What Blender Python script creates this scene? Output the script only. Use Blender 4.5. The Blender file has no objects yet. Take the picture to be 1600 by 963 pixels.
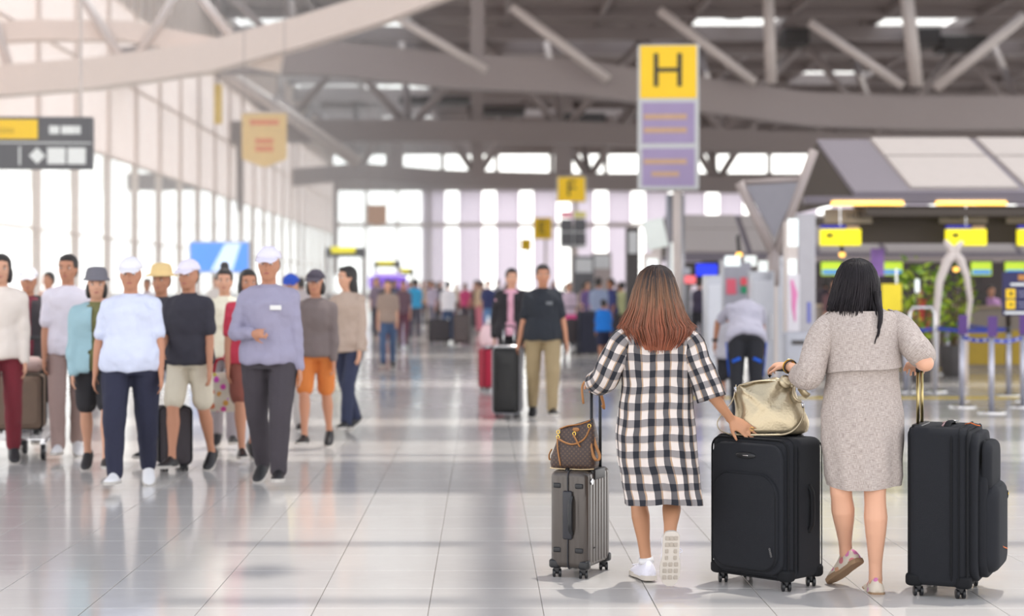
import bpy, math, random
import numpy as np
from mathutils import Vector as V, Matrix
random.seed(7)
sc = bpy.context.scene
COL = sc.collection
PI = math.pi
# ---------------------------------------------------------------- camera, sky, sun, exposure
CAM_Z, F = 1.5, 2700.0
cam_d = bpy.data.cameras.new('camera'); cam = bpy.data.objects.new('camera', cam_d); COL.objects.link(cam)
cam.location = (0, 0, CAM_Z); cam.rotation_euler = (PI/2, 0, 0)
cam_d.sensor_width = 36; cam_d.lens = 36*F/1600
cam_d.shift_x = 45/1600; cam_d.shift_y = -34.5/1600
cam_d.clip_start = .1; cam_d.clip_end = 2000
cam_d.dof.use_dof = True; cam_d.dof.focus_distance = 8.6; cam_d.dof.aperture_fstop = 1.6
sc.camera = cam
w = bpy.data.worlds.new('sky'); sc.world = w; w.use_nodes = True
nt = w.node_tree; nt.nodes.clear()
o_ = nt.nodes.new('ShaderNodeOutputWorld'); bg = nt.nodes.new('ShaderNodeBackground')
tc = nt.nodes.new('ShaderNodeTexCoord'); sx = nt.nodes.new('ShaderNodeSeparateXYZ'); cr = nt.nodes.new('ShaderNodeValToRGB')
nt.links.new(tc.outputs['Generated'], sx.inputs[0]); nt.links.new(sx.outputs['Z'], cr.inputs[0])
cr.color_ramp.elements[0].position = 0; cr.color_ramp.elements[0].color = (1.0, .97, .94, 1)
cr.color_ramp.elements[1].position = .6; cr.color_ramp.elements[1].color = (.34, .37, .43, 1)
nt.links.new(cr.outputs[0], bg.inputs[0]); nt.links.new(bg.outputs[0], o_.inputs[0])
bg.inputs[1].default_value = 3.3
SUN_D = V((-.15, -.2, -1)).normalized()
sl = bpy.data.lights.new('sun', 'SUN'); sl.energy = 2.6; sl.angle = .012; sl.color = (1, .95, .88)
sun = bpy.data.objects.new('sun', sl); COL.objects.link(sun); sun.location = (5, 5, 40)
sun.rotation_euler = SUN_D.to_track_quat('-Z', 'Y').to_euler()
sc.view_settings.view_transform = 'Standard'; sc.view_settings.look = 'None'
sc.view_settings.exposure = -0.06; sc.view_settings.gamma = 1
sc.cycles.max_bounces = 7; sc.cycles.diffuse_bounces = 3; sc.cycles.glossy_bounces = 3
sc.cycles.transparent_max_bounces = 12; sc.cycles.caustics_reflective = False; sc.cycles.caustics_refractive = False
sc.cycles.sample_clamp_indirect = 6

def W(px, py, Y):                     # a pixel of the photograph at distance Y -> world point
    return V(((px-755)*Y/F, Y, CAM_Z-(py-447)*Y/F))
def GY(py): return CAM_Z*F/(py-447)    # distance of a floor point seen at row py

# ---------------------------------------------------------------- materials
def lin(c):
    return tuple(((x/255)/12.92 if x/255 <= .04045 else (((x/255)+.055)/1.055)**2.4) for x in c)
MC = {}
def mat(name, c, rough=.6, metal=0, var=.08, vs=6, bump=0, bs=60, emit=0, spec=.5, coat=0, sheen=0, sub=0):
    if name in MC: return MC[name]
    m = bpy.data.materials.new(name); m.use_nodes = True; n = m.node_tree; b = n.nodes['Principled BSDF']
    col = lin(c)+(1,)
    b.inputs['Base Color'].default_value = col; b.inputs['Roughness'].default_value = rough
    b.inputs['Metallic'].default_value = metal; b.inputs['Specular IOR Level'].default_value = spec
    if coat: b.inputs['Coat Weight'].default_value = coat
    if sheen: b.inputs['Sheen Weight'].default_value = sheen
    t = n.nodes.new('ShaderNodeTexCoord')
    if var:
        no = n.nodes.new('ShaderNodeTexNoise'); no.inputs['Scale'].default_value = vs; no.inputs['Detail'].default_value = 4
        mx = n.nodes.new('ShaderNodeMix'); mx.data_type = 'RGBA'
        mx.inputs[6].default_value = tuple(x*(1-var) for x in col[:3])+(1,)
        mx.inputs[7].default_value = tuple(min(1, x*(1+var)) for x in col[:3])+(1,)
        n.links.new(t.outputs['Object'], no.inputs[0]); n.links.new(no.outputs[0], mx.inputs[0]); n.links.new(mx.outputs[2], b.inputs['Base Color'])
    if bump:
        nb = n.nodes.new('ShaderNodeTexNoise'); nb.inputs['Scale'].default_value = bs
        bu = n.nodes.new('ShaderNodeBump'); bu.inputs['Strength'].default_value = bump; bu.inputs['Distance'].default_value = .01
        n.links.new(t.outputs['Object'], nb.inputs[0]); n.links.new(nb.outputs[0], bu.inputs['Height']); n.links.new(bu.outputs[0], b.inputs['Normal'])
    if emit:
        b.inputs['Emission Color'].default_value = col; b.inputs['Emission Strength'].default_value = emit
    MC[name] = m; return m
def nn(m, typ, **kw):
    x = m.node_tree.nodes.new(typ)
    for k, v in kw.items(): setattr(x, k, v)
    return x
def lk(m, a, b): m.node_tree.links.new(a, b)
def mth(m, op, a, b=None, c=None):
    x = nn(m, 'ShaderNodeMath', operation=op)
    for i, q in enumerate((a, b, c)):
        if q is None: continue
        if isinstance(q, (int, float)): x.inputs[i].default_value = q
        else: lk(m, q, x.inputs[i])
    return x.outputs[0]
def mixc(m, f, a, b):
    x = nn(m, 'ShaderNodeMix', data_type='RGBA')
    if isinstance(f, (int, float)): x.inputs[0].default_value = f
    else: lk(m, f, x.inputs[0])
    for i, q in ((6, a), (7, b)):
        if isinstance(q, tuple): x.inputs[i].default_value = q+(1,) if len(q) == 3 else q
        else: lk(m, q, x.inputs[i])
    return x.outputs[2]

# ---------------------------------------------------------------- mesh collector
class MB:
    def __init__(s): s.v = []; s.f = []; s.m = []; s.uv = {}
    def face(s, idx, m=0): s.f.append(tuple(idx)); s.m.append(m)
    def rings(s, rings, m=0, cap=True, closed=True, uv=None, loop=False):
        n = len(rings[0]); b = len(s.v)
        for r in rings: s.v.extend([tuple(p) for p in r])
        R = len(rings); rr = R if loop else R-1
        for i in range(rr):
            for j in range(n if closed else n-1):
                i2 = (i+1) % R; j2 = (j+1) % n
                s.face((b+i*n+j, b+i*n+j2, b+i2*n+j2, b+i2*n+j), m)
                if uv: s.uv[len(s.f)-1] = ((uv[0][j], uv[1][i]), (uv[0][j+1], uv[1][i]), (uv[0][j+1], uv[1][i+1]), (uv[0][j], uv[1][i+1]))
        if cap and closed and not loop:
            s.face([b+j for j in range(n)][::-1], m); s.face([b+(R-1)*n+j for j in range(n)], m)
        return s
    def box(s, c, size, m=0, rot=None, bev=0, ax=None):
        c = V(c); hx, hy, hz = [q/2 for q in size]
        if ax is None: X, Y, Z = V((1, 0, 0)), V((0, 1, 0)), V((0, 0, 1))
        else: X, Y, Z = ax
        if rot is not None:
            M = Matrix.Rotation(rot, 3, 'Z'); X, Y, Z = M@X, M@Y, M@Z
        e = min(bev, hx*.9, hy*.9, hz*.9)
        def ring(z, ins):
            x, y = hx-ins, hy-ins
            if e:
                P = [(x-e, -y), (x, -y+e), (x, y-e), (x-e, y), (-x+e, y), (-x, y-e), (-x, -y+e), (-x+e, -y)]
            else: P = [(x, -y), (x, y), (-x, y), (-x, -y)]
            return [c+X*p+Y*q+Z*z for p, q in P]
        if e: s.rings([ring(-hz, e*.6), ring(-hz+e*.6, 0), ring(hz-e*.6, 0), ring(hz, e*.6)], m)
        else: s.rings([ring(-hz, 0), ring(hz, 0)], m)
        return s
    def tube(s, pts, rad, n=10, m=0, cap=True, side=None, loop=False, uv=None):
        pts = [V(p) for p in pts]; R = []
        N = len(pts); prev = None
        for i, p in enumerate(pts):
            if loop: d = pts[(i+1) % N]-pts[i-1]
            else: d = pts[min(i+1, N-1)]-pts[max(i-1, 0)]
            if d.length < 1e-9: d = V((0, 0, 1))
            d.normalize()
            r = rad[i] if isinstance(rad, (list, tuple)) else rad
            ru, rv = r if isinstance(r, (tuple, list)) else (r, r)
            if side is not None: u = V(side)
            elif prev is not None: u = prev
            else: u = V((0, 0, 1)) if abs(d.z) < .9 else V((1, 0, 0))
            u = u-d*u.dot(d)
            if u.length < 1e-6: u = d.orthogonal()
            u.normalize(); prev = u; v = d.cross(u)
            R.append([p+u*(ru*math.cos(2*PI*k/n))+v*(rv*math.sin(2*PI*k/n)) for k in range(n)])
        s.rings(R, m, cap, loop=loop, uv=uv)
        return s
    def limb(s, a, b, ra, rb, n=12, m=0, bulge=1.0, k=6):   # rounded-end tapered limb
        a, b = V(a), V(b); d = (b-a); L = d.length; d.normalize(); pts = []; rd = []
        for t in (-.95, -.7, -.35): pts.append(a+d*ra*t); rd.append(ra*math.sqrt(1-t*t))
        for i in range(k+1):
            t = i/k; pts.append(a+d*L*t); rd.append((ra*(1-t)+rb*t)*(1+(bulge-1)*math.sin(PI*min(1, t*1.25))))
        for t in (.35, .7, .95): pts.append(b+d*rb*t); rd.append(rb*math.sqrt(1-t*t))
        return s.tube(pts, rd, n, m)
    def ell(s, c, r, m=0, n=14, k=9, M=None):
        c = V(c); R = []
        for i in range(k+1):
            a = PI*(i+.12)/(k+.24)-PI/2; rr = math.cos(a); ring = []
            for j in range(n):
                p = V((r[0]*rr*math.cos(2*PI*j/n), r[1]*rr*math.sin(2*PI*j/n), r[2]*math.sin(a)))
                ring.append(c+(M@p if M else p))
            R.append(ring)
        return s.rings(R, m)
    def cyl(s, a, b, r, n=16, m=0, r2=None):
        return s.tube([a, b], [r, r if r2 is None else r2], n, m)
    def mesh(s, name, mats, smooth=True):
        me = bpy.data.meshes.new(name); me.from_pydata(s.v, [], s.f)
        for q in (mats if isinstance(mats, (list, tuple)) else [mats]): me.materials.append(q)
        me.polygons.foreach_set('material_index', s.m)
        if smooth: me.polygons.foreach_set('use_smooth', [True]*len(s.f))
        if s.uv:
            l = me.uv_layers.new(name='UVMap'); d = l.data
            for fi, q in s.uv.items():
                ls = me.polygons[fi].loop_start
                for k in range(4): d[ls+k].uv = q[k]
        me.update(); return me
def link(name, me, parent=None, loc=None):
    o = bpy.data.objects.new(name, me); COL.objects.link(o)
    if parent: o.parent = parent
    if loc: o.location = loc
    return o
def part(name, mb, mats, parent=None, smooth=False, label=None, auto=True):
    me = mb.mesh(name, mats, smooth or auto)
    if auto and not smooth: me.set_sharp_from_angle(angle=math.radians(35))
    o = link(name, me, parent)
    if label: o['label'] = label
    return o
def tag(o, label, cat, group=None, kind=None):
    o['label'] = label; o['category'] = cat
    if group: o['group'] = group
    if kind: o['kind'] = kind
    return o
def struct(o): o['kind'] = 'structure'; return o
def thing(name, label, cat, loc=(0, 0, 0), rz=0, group=None):
    o = bpy.data.objects.new(name, None); COL.objects.link(o); o.empty_display_size = .1
    o.location = loc; o.rotation_euler = (0, 0, rz); return tag(o, label, cat, group)
TMP = bpy.data.scenes.new('tmp')
with bpy.context.temp_override(scene=TMP, view_layer=TMP.view_layers[0]): DG = bpy.context.evaluated_depsgraph_get()
RUM = bpy.data.textures.new('rumple', 'CLOUDS'); RUM.noise_scale = .11; RUM.noise_depth = 1
RUE = bpy.data.objects.new('tmp_rumple', None); TMP.collection.objects.link(RUE)
def remesh(mb, name, m, voxel, smooth=4, fac=.5, rum=0):
    me = mb.mesh(name, m); o = bpy.data.objects.new('tmp', me); TMP.collection.objects.link(o)
    r = o.modifiers.new('r', 'REMESH'); r.mode = 'VOXEL'; r.voxel_size = voxel; r.use_smooth_shade = True
    if smooth:
        k = o.modifiers.new('s', 'SMOOTH'); k.iterations = smooth; k.factor = fac
    if rum:
        k = o.modifiers.new('d', 'DISPLACE'); k.texture = RUM; k.strength = rum; k.mid_level = .35; RUM.noise_scale = .09+.05*random.random()
    dg = DG; dg.update()
    out = bpy.data.meshes.new_from_object(o.evaluated_get(dg)); out.name = name
    bpy.data.objects.remove(o); bpy.data.meshes.remove(me)
    if not out.materials: out.materials.append(m)
    return out
def rr_ring(w, d, r, c, X, Y, k=5, dz=None):       # rounded rectangle ring
    P = []
    for cx, cy, a0 in ((w/2-r, -d/2+r, -PI/2), (w/2-r, d/2-r, 0), (-w/2+r, d/2-r, PI/2), (-w/2+r, -d/2+r, PI)):
        for i in range(k+1):
            a = a0+PI/2*i/k; P.append(c+X*(cx+r*math.cos(a))+Y*(cy+r*math.sin(a)))
    return P
def rbox(mb, c, X, Y, Z, w, d, h, r=.05, e=.02, m=0, k=5, z0=0, steps=5):   # soft rounded box from base centre c
    R = []
    for i in range(steps):
        a = PI/2*i/(steps-1); ins = e*(1-math.sin(a)); R.append(rr_ring(w-2*ins, d-2*ins, max(r-ins*.6, .004), c+Z*(e*(1-math.cos(a))), X, Y, k))
    for i in range(steps):
        a = PI/2*(1-i/(steps-1)); ins = e*(1-math.sin(a)); R.append(rr_ring(w-2*ins, d-2*ins, max(r-ins*.6, .004), c+Z*(h-e*(1-math.cos(a))), X, Y, k))
    mb.rings(R, m)
AX, AY, AZ = V((1, 0, 0)), V((0, 1, 0)), V((0, 0, 1))
def glassmat():
    m = bpy.data.materials.new('pane_glass'); m.use_nodes = True; n = m.node_tree; n.nodes.clear()
    o = n.nodes.new('ShaderNodeOutputMaterial'); t = n.nodes.new('ShaderNodeBsdfTransparent'); g = n.nodes.new('ShaderNodeBsdfGlossy'); x = n.nodes.new('ShaderNodeMixShader'); f = n.nodes.new('ShaderNodeFresnel')
    t.inputs[0].default_value = (.99, 1, .99, 1); g.inputs['Roughness'].default_value = .02; f.inputs[0].default_value = 1.3
    q = n.nodes.new('ShaderNodeMath'); q.operation = 'MULTIPLY'; q.inputs[1].default_value = .35; n.links.new(f.outputs[0], q.inputs[0]); n.links.new(q.outputs[0], x.inputs[0]); n.links.new(t.outputs[0], x.inputs[1]); n.links.new(g.outputs[0], x.inputs[2]); n.links.new(x.outputs[0], o.inputs[0])
    return m
GLASS = glassmat()
# ================================================================ STRUCTURE
steel = mat('grey_painted_steel', (158, 147, 145), .5, var=.05)
arch_m = mat('wash_lightened_steel', (236, 220, 210), .5, var=.04)  # steel colour lightened to carry the bright wash over the left side
steel_l = mat('light_painted_steel', (208, 197, 192), .45, var=.05)
membrane = mat('ceiling_membrane', (164, 153, 150), .85, var=.12, vs=.15)
concrete = mat('apron_concrete', (190, 188, 182), .9, var=.1, vs=.3)
# floor: polished tiles .53 m; the near ones are separate pieces, the rest in the material
TS = .53
def floormat(name, tiles):
    m = bpy.data.materials.new(name); m.use_nodes = True; b = m.node_tree.nodes['Principled BSDF']
    t = nn(m, 'ShaderNodeTexCoord')
    geo = nn(m, 'ShaderNodeNewGeometry'); sp = nn(m, 'ShaderNodeSeparateXYZ'); lk(m, geo.outputs['Position'], sp.inputs[0])
    no = nn(m, 'ShaderNodeTexNoise'); no.inputs['Scale'].default_value = 1.3; no.inputs['Detail'].default_value = 5; lk(m, geo.outputs['Position'], no.inputs[0])
    base = mixc(m, no.outputs[0], lin((196, 192, 188)), lin((216, 212, 207)))
    if tiles:
        def line(ax, off, wd):
            fr = mth(m, 'FRACT', mth(m, 'DIVIDE', mth(m, 'SUBTRACT', ax, off), TS))
            d = mth(m, 'ABSOLUTE', mth(m, 'SUBTRACT', fr, .5)); return mth(m, 'GREATER_THAN', d, .5-wd/TS/2)
        g = mth(m, 'MAXIMUM', line(sp.outputs[0], TX0, .004), line(sp.outputs[1], TY0, .004))
        base = mixc(m, g, base, lin((120, 116, 112)))
    else:
        oi = nn(m, 'ShaderNodeObjectInfo'); base = mixc(m, mth(m, 'MULTIPLY', oi.outputs['Random'], .35), base, lin((200, 197, 194)))
    lk(m, base, b.inputs['Base Color'])
    n2 = nn(m, 'ShaderNodeTexNoise'); n2.inputs['Scale'].default_value = .9; lk(m, geo.outputs['Position'], n2.inputs[0])
    rg = nn(m, 'ShaderNodeMapRange'); lk(m, n2.outputs[0], rg.inputs[0]); rg.inputs[3].default_value = .08; rg.inputs[4].default_value = .17
    lk(m, rg.outputs[0], b.inputs['Roughness'])
    b.inputs['IOR'].default_value = 1.5; b.inputs['Specular IOR Level'].default_value = .55
    bu = nn(m, 'ShaderNodeBump'); bu.inputs['Strength'].default_value = .06; bu.inputs['Distance'].default_value = .02
    n3 = nn(m, 'ShaderNodeTexNoise'); n3.inputs['Scale'].default_value = 4; n3.inputs['Detail'].default_value = 2; lk(m, geo.outputs['Position'], n3.inputs[0]); lk(m, n3.outputs[0], bu.inputs['Height']); lk(m, bu.outputs[0], b.inputs['Normal'])
    return m
# joint lines pass px 485, 668, 849 at row 963 (Y = 7.85)
TX0 = (668-755)*7.849/F; TY0 = 4050/(892-447.0)
f_far, f_tile = floormat('polished_floor', True), floormat('polished_tile', False)
grout = mat('floor_grout', (118, 112, 106), .9, var=.1)
XL, XR, YE, YN = -16.5, 64.0, 190.0, 14.95
i0, i1 = -7, 10; j0 = -3; j1 = 15
while TY0+j1*TS > YN: j1 -= 1
xa, xb = TX0+i0*TS, TX0+i1*TS; ya, yb = TY0+j0*TS, TY0+j1*TS
fm = MB()
def quad(mb, x0, y0, x1, y1, z, m=0):
    b = len(mb.v); mb.v += [(x0, y0, z), (x1, y0, z), (x1, y1, z), (x0, y1, z)]; mb.face((b, b+1, b+2, b+3), m)
quad(fm, XL, yb, XR, YE, 0); quad(fm, XL, -14, XR, ya, 0); quad(fm, XL, ya, xa, yb, 0); quad(fm, xb, ya, XR, yb, 0)
quad(fm, xa, ya, xb, yb, -.004, 1)
floor = struct(part('floor', fm, [f_far, grout], auto=False))
tm = MB(); h = TS/2-.0018; e = .0015
tm.rings([[V((x*h, y*h, -.004)) for x, y in ((1, -1), (1, 1), (-1, 1), (-1, -1))], [V((x*h, y*h, -e)) for x, y in ((1, -1), (1, 1), (-1, 1), (-1, -1))], [V((x*(h-e), y*(h-e), 0)) for x, y in ((1, -1), (1, 1), (-1, 1), (-1, -1))]])
tme = tm.mesh('floor_tile', f_tile, False)
for i in range(i0, i1):
    for j in range(j0, j1):
        link('floor_tile', tme, floor, (TX0+(i+.5)*TS, TY0+(j+.5)*TS, random.uniform(-.0003, 0)))
am = MB(); am.box((0, 90, -.25), (900, 700, .3)); g_ = struct(part('ground', am, concrete))
def translucent(m, f):
    n = m.node_tree; b = n.nodes['Principled BSDF']; t = n.nodes.new('ShaderNodeBsdfTranslucent'); x = n.nodes.new('ShaderNodeMixShader'); x.inputs[0].default_value = f
    c = b.inputs['Base Color']
    if c.links: n.links.new(c.links[0].from_socket, t.inputs[0])
    else: t.inputs[0].default_value = c.default_value
    out = [q for q in n.nodes if q.type == 'OUTPUT_MATERIAL'][0]
    n.links.new(b.outputs[0], x.inputs[1]); n.links.new(t.outputs[0], x.inputs[2]); n.links.new(x.outputs[0], out.inputs[0])
FROST = mat('frosted_panel', (252, 243, 238), .6, var=.03, vs=.6); translucent(FROST, .9)
# left glass wall: mullions 6 m apart, transoms, separate panes
def glasswall(name, p0, dirv, nrm, n, step, zs, mw=.22, frost=9):
    o = MB(); L = n*step
    o.box(V(p0)+dirv*L/2+AZ*.15, (L, .3, .3), ax=(dirv, nrm, AZ))
    root = struct(part(name, o, arch_m))
    mm = MB(); mm.box((0, 0, zs[-1]/2), (mw, .34, zs[-1]), bev=.02, ax=(dirv, nrm, AZ)); me = mm.mesh('mullion', arch_m, False)
    for i in range(n+1): link('mullion', me, root, V(p0)+dirv*i*step)
    tr = MB(); tr.box((0, 0, 0), (step, .18, .10), ax=(dirv, nrm, AZ)); tme = tr.mesh('transom', arch_m, False)
    for z in zs[1:]:
        for i in range(n): link('transom', tme, root, V(p0)+dirv*(i+.5)*step+AZ*z)
    for q, (a, b) in enumerate(zip(zs[:-1], zs[1:])):
        pm = MB(); pm.box((0, 0, (a+b)/2), (step-mw, .03, b-a-.1), ax=(dirv, nrm, AZ)); fz = q >= frost; pme = pm.mesh('frosted_pane' if fz else 'glass_pane', FROST if fz else GLASS, False)
        for i in range(n): link('frosted_pane' if fz else 'glass_pane', pme, root, V(p0)+dirv*(i+.5)*step)
    return root
wl = glasswall('wall_left', (XL, 15.8, 0), AY, AX, 29, 6.0, [.1, 3.6, 7.2, 10.8, 14.4], frost=2)
# upper solid band above the left glazing: vertical louvre fins on panels
ub = MB(); ub.box((XL-.2, 102.8, 16.8), (.3, 174, 4.6))
for k in range(87): ub.box((XL+.05, 16.5+k*2, 16.8), (.25, .18, 4.5))
part('upper_wall_band', ub, arch_m, wl)
# a leaning facade truss column each third mullion (inside the glass)
# end wall: tall light panels with narrow bright glass slots, beam, clerestory
we = MB(); we.box(((XL+XR)/2, YE+.6, .3), (XR-XL, .5, .6)); wend = struct(part('wall_end', we, steel_l))
panel = mat('end_wall_panel', (236, 230, 236), .7, var=.04)
pmb = MB(); pmb.box((0, 0, 6.2), (2.6, .4, 11.6)); pme = pmb.mesh('wall_panel', panel, False)
gmb = MB(); gmb.box((0, 0, 6.2), (1.5, .05, 11.6)); gme = gmb.mesh('glass_pane', GLASS, False)
x = -5.5; k = 0
while x < XR:
    link('wall_panel', pme, wend, (x, YE+.4, 0)); link('glass_pane', gme, wend, (x+2.05, YE+.4, 0)); x += 4.1
x = XL+1.8
gmb = MB(); gmb.box((0, 0, 6.2), (3.2, .05, 11.6)); gme = gmb.mesh('glass_pane', GLASS, False)
mmb = MB(); mmb.box((0, 0, 6.2), (.3, .4, 11.6)); mme = mmb.mesh('mullion', steel_l, False)
while x < -7: link('glass_pane', gme, wend, (x, YE+.4, 0)); link('mullion', mme, wend, (x+1.75, YE+.4, 0)); x += 3.5
b2 = MB(); b2.box(((XL+XR)/2, YE+.3, 12.95), (XR-XL, 1.2, 1.9)); part('beam', b2, steel, wend)
b2 = MB(); b2.box(((XL+XR)/2, YE+.3, 17.6), (XR-XL, 1.2, 3.2)); part('upper_beam', b2, membrane, wend)
cg = MB(); cg.box((0, 0, 14.95), (5.6, .05, 2.1)); cge = cg.mesh('glass_pane', GLASS, False)
cm = MB(); cm.box((0, 0, 14.95), (.5, .5, 2.1)); cme = cm.mesh('clerestory_post', steel, False)
x = XL+3
while x < XR: link('glass_pane', cge, wend, (x, YE+.4, 0)); link('clerestory_post', cme, wend, (x+3, YE+.4, 0)); x += 6
tb = MB(); tb.box(((XL+XR)/2, YE-.1, 8.2), (XR-XL, .3, .5)); part('transom', tb, steel_l, wend)
# ceiling: panels of a grid, some open to glass; purlins under it
CZ = 19.0
translucent(panel, .85); translucent(membrane, .2)
ceil = struct(part('ceiling', MB().box(((XL+XR)/2, YE-.5, CZ+.2), (XR-XL, 1, .4)), membrane))
SHX, SHY = .15*CZ, .2*CZ
SKYL = mat('skylight_glass', (225, 235, 245), .3, var=0)
cp = MB(); cp.box((0, 0, .2), (5.8, 8.8, .25)); cpe = cp.mesh('ceiling_panel', membrane, False)
sk = MB(); sk.box((0, 0, .3), (5.8, 8.8, .04)); ske = sk.mesh('skylight_pane', GLASS, False)
rnd = random.Random(3)
nx = int((XR-XL)/6)+1
for j in range(14):
    for i in range(nx):
        x, y = XL+3+6*i, 64+9*j+4.5
        p = .75 if x < -4 else (.22 if x < 12 else .10)
        if j % 4 == 3: p += .12
        isg = rnd.random() < p
        link('skylight_pane' if isg else 'ceiling_panel', ske if isg else cpe, ceil, (x, y, CZ))
pl = MB(); pl.box((0, 0, -.25), (XR-XL, .35, .7)); ple = pl.mesh('purlin', steel, False)
for j in range(15): link('purlin', ple, ceil, ((XL+XR)/2, 64+9*j, CZ))
pl = MB(); pl.box((0, 0, -.2), (.3, 126, .5)); ple = pl.mesh('rafter', steel, False)
for i in range(nx+1): link('rafter', ple, ceil, (XL+6*i, 127, CZ))
# roof over the near hall (out of the frame above): slabs with open strips that cast the floor's sun bands
def slab(x0, x1, y0, y1, name='roof_slab'):   # given by the floor area it shades
    b = MB(); b.box(((x0+x1)/2+SHX, (y0+y1)/2+SHY, CZ+.15), (x1-x0, y1-y0, .3)); return part(name, b, membrane, ceil)
slab(-19, 22, 12.55, 14.75); slab(-19, 22, 16.75, 18.5); slab(-19, 22, 19.6, 25.5); slab(-19, 4.2, 27.5, 36); slab(-7, 64, 38.2, 48); slab(-7, 64, 50, 60)
slab(-19, 22, 15.28, 15.36, 'roof_rib')
slab(-19, -1.5, 2, 12.55)
slab(-1.5, 22, 10.02, 10.14, 'roof_rib'); slab(-1.5, 22, 8.2, 8.3, 'roof_rib'); slab(-.02, .20, 2, 12.55, 'roof_rib')
slab(22, 64, 19, 27.5)
dmb = MB(); cx, cy = (412-755)*9.08/F+SHX, 9.08+SHY
dmb.rings([[V((cx+a, cy+b, CZ+z)) for a, b in ((.2, 0), (0, .26), (-.2, 0), (0, -.26))] for z in (0, .1)]); part('roof_node', dmb, steel, ceil)
# ---- trusses
def boxbeam(mb, a, b, wd, ht, m=0):
    a, b = V(a), V(b); d = (b-a); L = d.length; d.normalize()
    s = d.cross(AZ); s = AX.copy() if s.length < .05 else s.normalized(); u = s.cross(d)
    mb.box((a+b)/2, (L, wd, ht), ax=(d, s, u), m=m)
def polybeam(mb, pts, Y, th, m=0, wd=None):
    P = [W(x, y, Y) for x, y in pts]; t = th*Y/F
    R = []
    for i, p in enumerate(P):
        d = (P[min(i+1, len(P)-1)]-P[max(i-1, 0)]).normalized(); u = V((-d.z, 0, d.x)); wy = (wd or t*.7)/2
        R.append([p+AY*a*wy+u*b*t/2 for a, b in ((-1, -1), (1, -1), (1, 1), (-1, 1))])
    mb.rings(R, m)
def truss(pts, Y, th, nodes, top, back=7, name='truss'):
    r = struct(bpy.data.objects.new('roof_truss', None)); COL.objects.link(r)
    b = MB(); polybeam(b, pts, Y, th); part('lower_chord', b, steel, r)
    for i, (x, y) in enumerate(nodes):
        P = W(x, y, Y)
        for dx, yb_ in ((-1, 0), (1, 0), (-.15, back)):
            Q = V((P.x+dx*top, Y+yb_, CZ-.5))
            s = MB(); s.tube([P, Q], .17*Y/75, 10); part('strut', s, steel, r, smooth=True)
    for yy in (0, back):
        c = MB(); c.box(((XL+XR)/2, Y+yy, CZ-1.0), (XR-XL, .7, .9)); part('upper_chord', c, steel, r)
    return r
truss([(-60, 128), (140, 108), (330, 88), (520, 92), (700, 112), (900, 122), (1100, 150), (1260, 172), (1430, 178), (1700, 178)], 78, 52, [(460, 90)], 7)
t2 = truss([(-60, 250), (200, 215), (420, 205), (640, 205), (900, 208), (1200, 222), (1700, 235)], 113, 34, [(250, 205), (440, 200), (640, 200), (880, 205), (1130, 210), (1380, 220), (1620, 225)], 6)
t3 = truss([(200, 285), (400, 283), (560, 268), (700, 279), (900, 284), (1200, 290), (1700, 292)], 150, 26, [(420, 275), (560, 262), (745, 275), (920, 278), (1120, 285), (1330, 285)], 5)
# sweeping arched beam at upper left, nearer
r = struct(bpy.data.objects.new('roof_arch_beam', None)); COL.objects.link(r)
b = MB(); polybeam(b, [(-120, 135), (0, 128), (150, 116), (320, 92), (470, 52), (600, 12), (720, -35)], 57, 46, wd=1.0); part('arch_chord', b, arch_m, r)
b = MB(); polybeam(b, [(-120, 60), (60, 48), (200, 50), (330, 75), (440, 100)], 57.9, 30, wd=.8); part('arch_tie', b, arch_m, r)
for (a, c, Y, t_) in (((20, 125), (-30, -30), 57.4, 16), ((200, 110), (120, -20), 57.4, 16), ((200, 110), (290, -30), 57.4, 14), ((380, 80), (300, -20), 57.4, 14), ((430, 150), (520, 240), 100, 16), ((350, 110), (560, 255), 96, 20), ((600, 15), (760, 110), 74, 14), ((800, 10), (950, 125), 76, 16), ((1265, 35), (1410, 135), 76, 15), ((1030, 15), (1180, 130), 76, 15), ((1200, -10), (1205, 130), 76, 18), ((1415, -20), (1432, 135), 76, 22), ((1600, 25), (1462, 138), 76, 17)):
    b = MB(); b.tube([W(*a, Y), W(*c, Y)], t_*Y/F/2, 10); part('brace', b, steel_l, r, smooth=True)
for (x, y0, y1, Y, t_) in ((746, -60, 112, 78, 22), (746, 112, 280, 114, 18), (620, 205, 268, 150, 20), (880, 130, 270, 150, 28), (525, 262, 430, 150, 7), (375, 205, 330, 113, 10)):
    b = MB(); P, Q = W(x, y0, Y), W(x, y1, Y); boxbeam(b, P, Q, t_*Y/F, t_*Y/F*.8); part('hanger_post', b, steel, r)
# dark mechanical boxes and light rails under the ceiling
dark = mat('dark_duct', (70, 66, 66), .6)
for (x, y, Y, w_, h_) in ((680, 158, 122, 110, 10), (560, 40, 118, 60, 18), (1440, 60, 112, 46, 26), (1290, 40, 118, 50, 20), (900, 185, 130, 90, 12), (1180, 228, 140, 60, 12), (1500, 70, 112, 70, 22), (1240, 60, 112, 40, 24), (780, 175, 140, 80, 12), (1150, 12, 112, 30, 30), (240, 150, 100, 80, 10), (160, 160, 90, 70, 8)):
    b = MB(); b.box(W(x, y, Y), (w_*Y/F, 2.5, h_*Y/F), bev=.1); part('ceiling_duct', b, dark, ceil)
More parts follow.
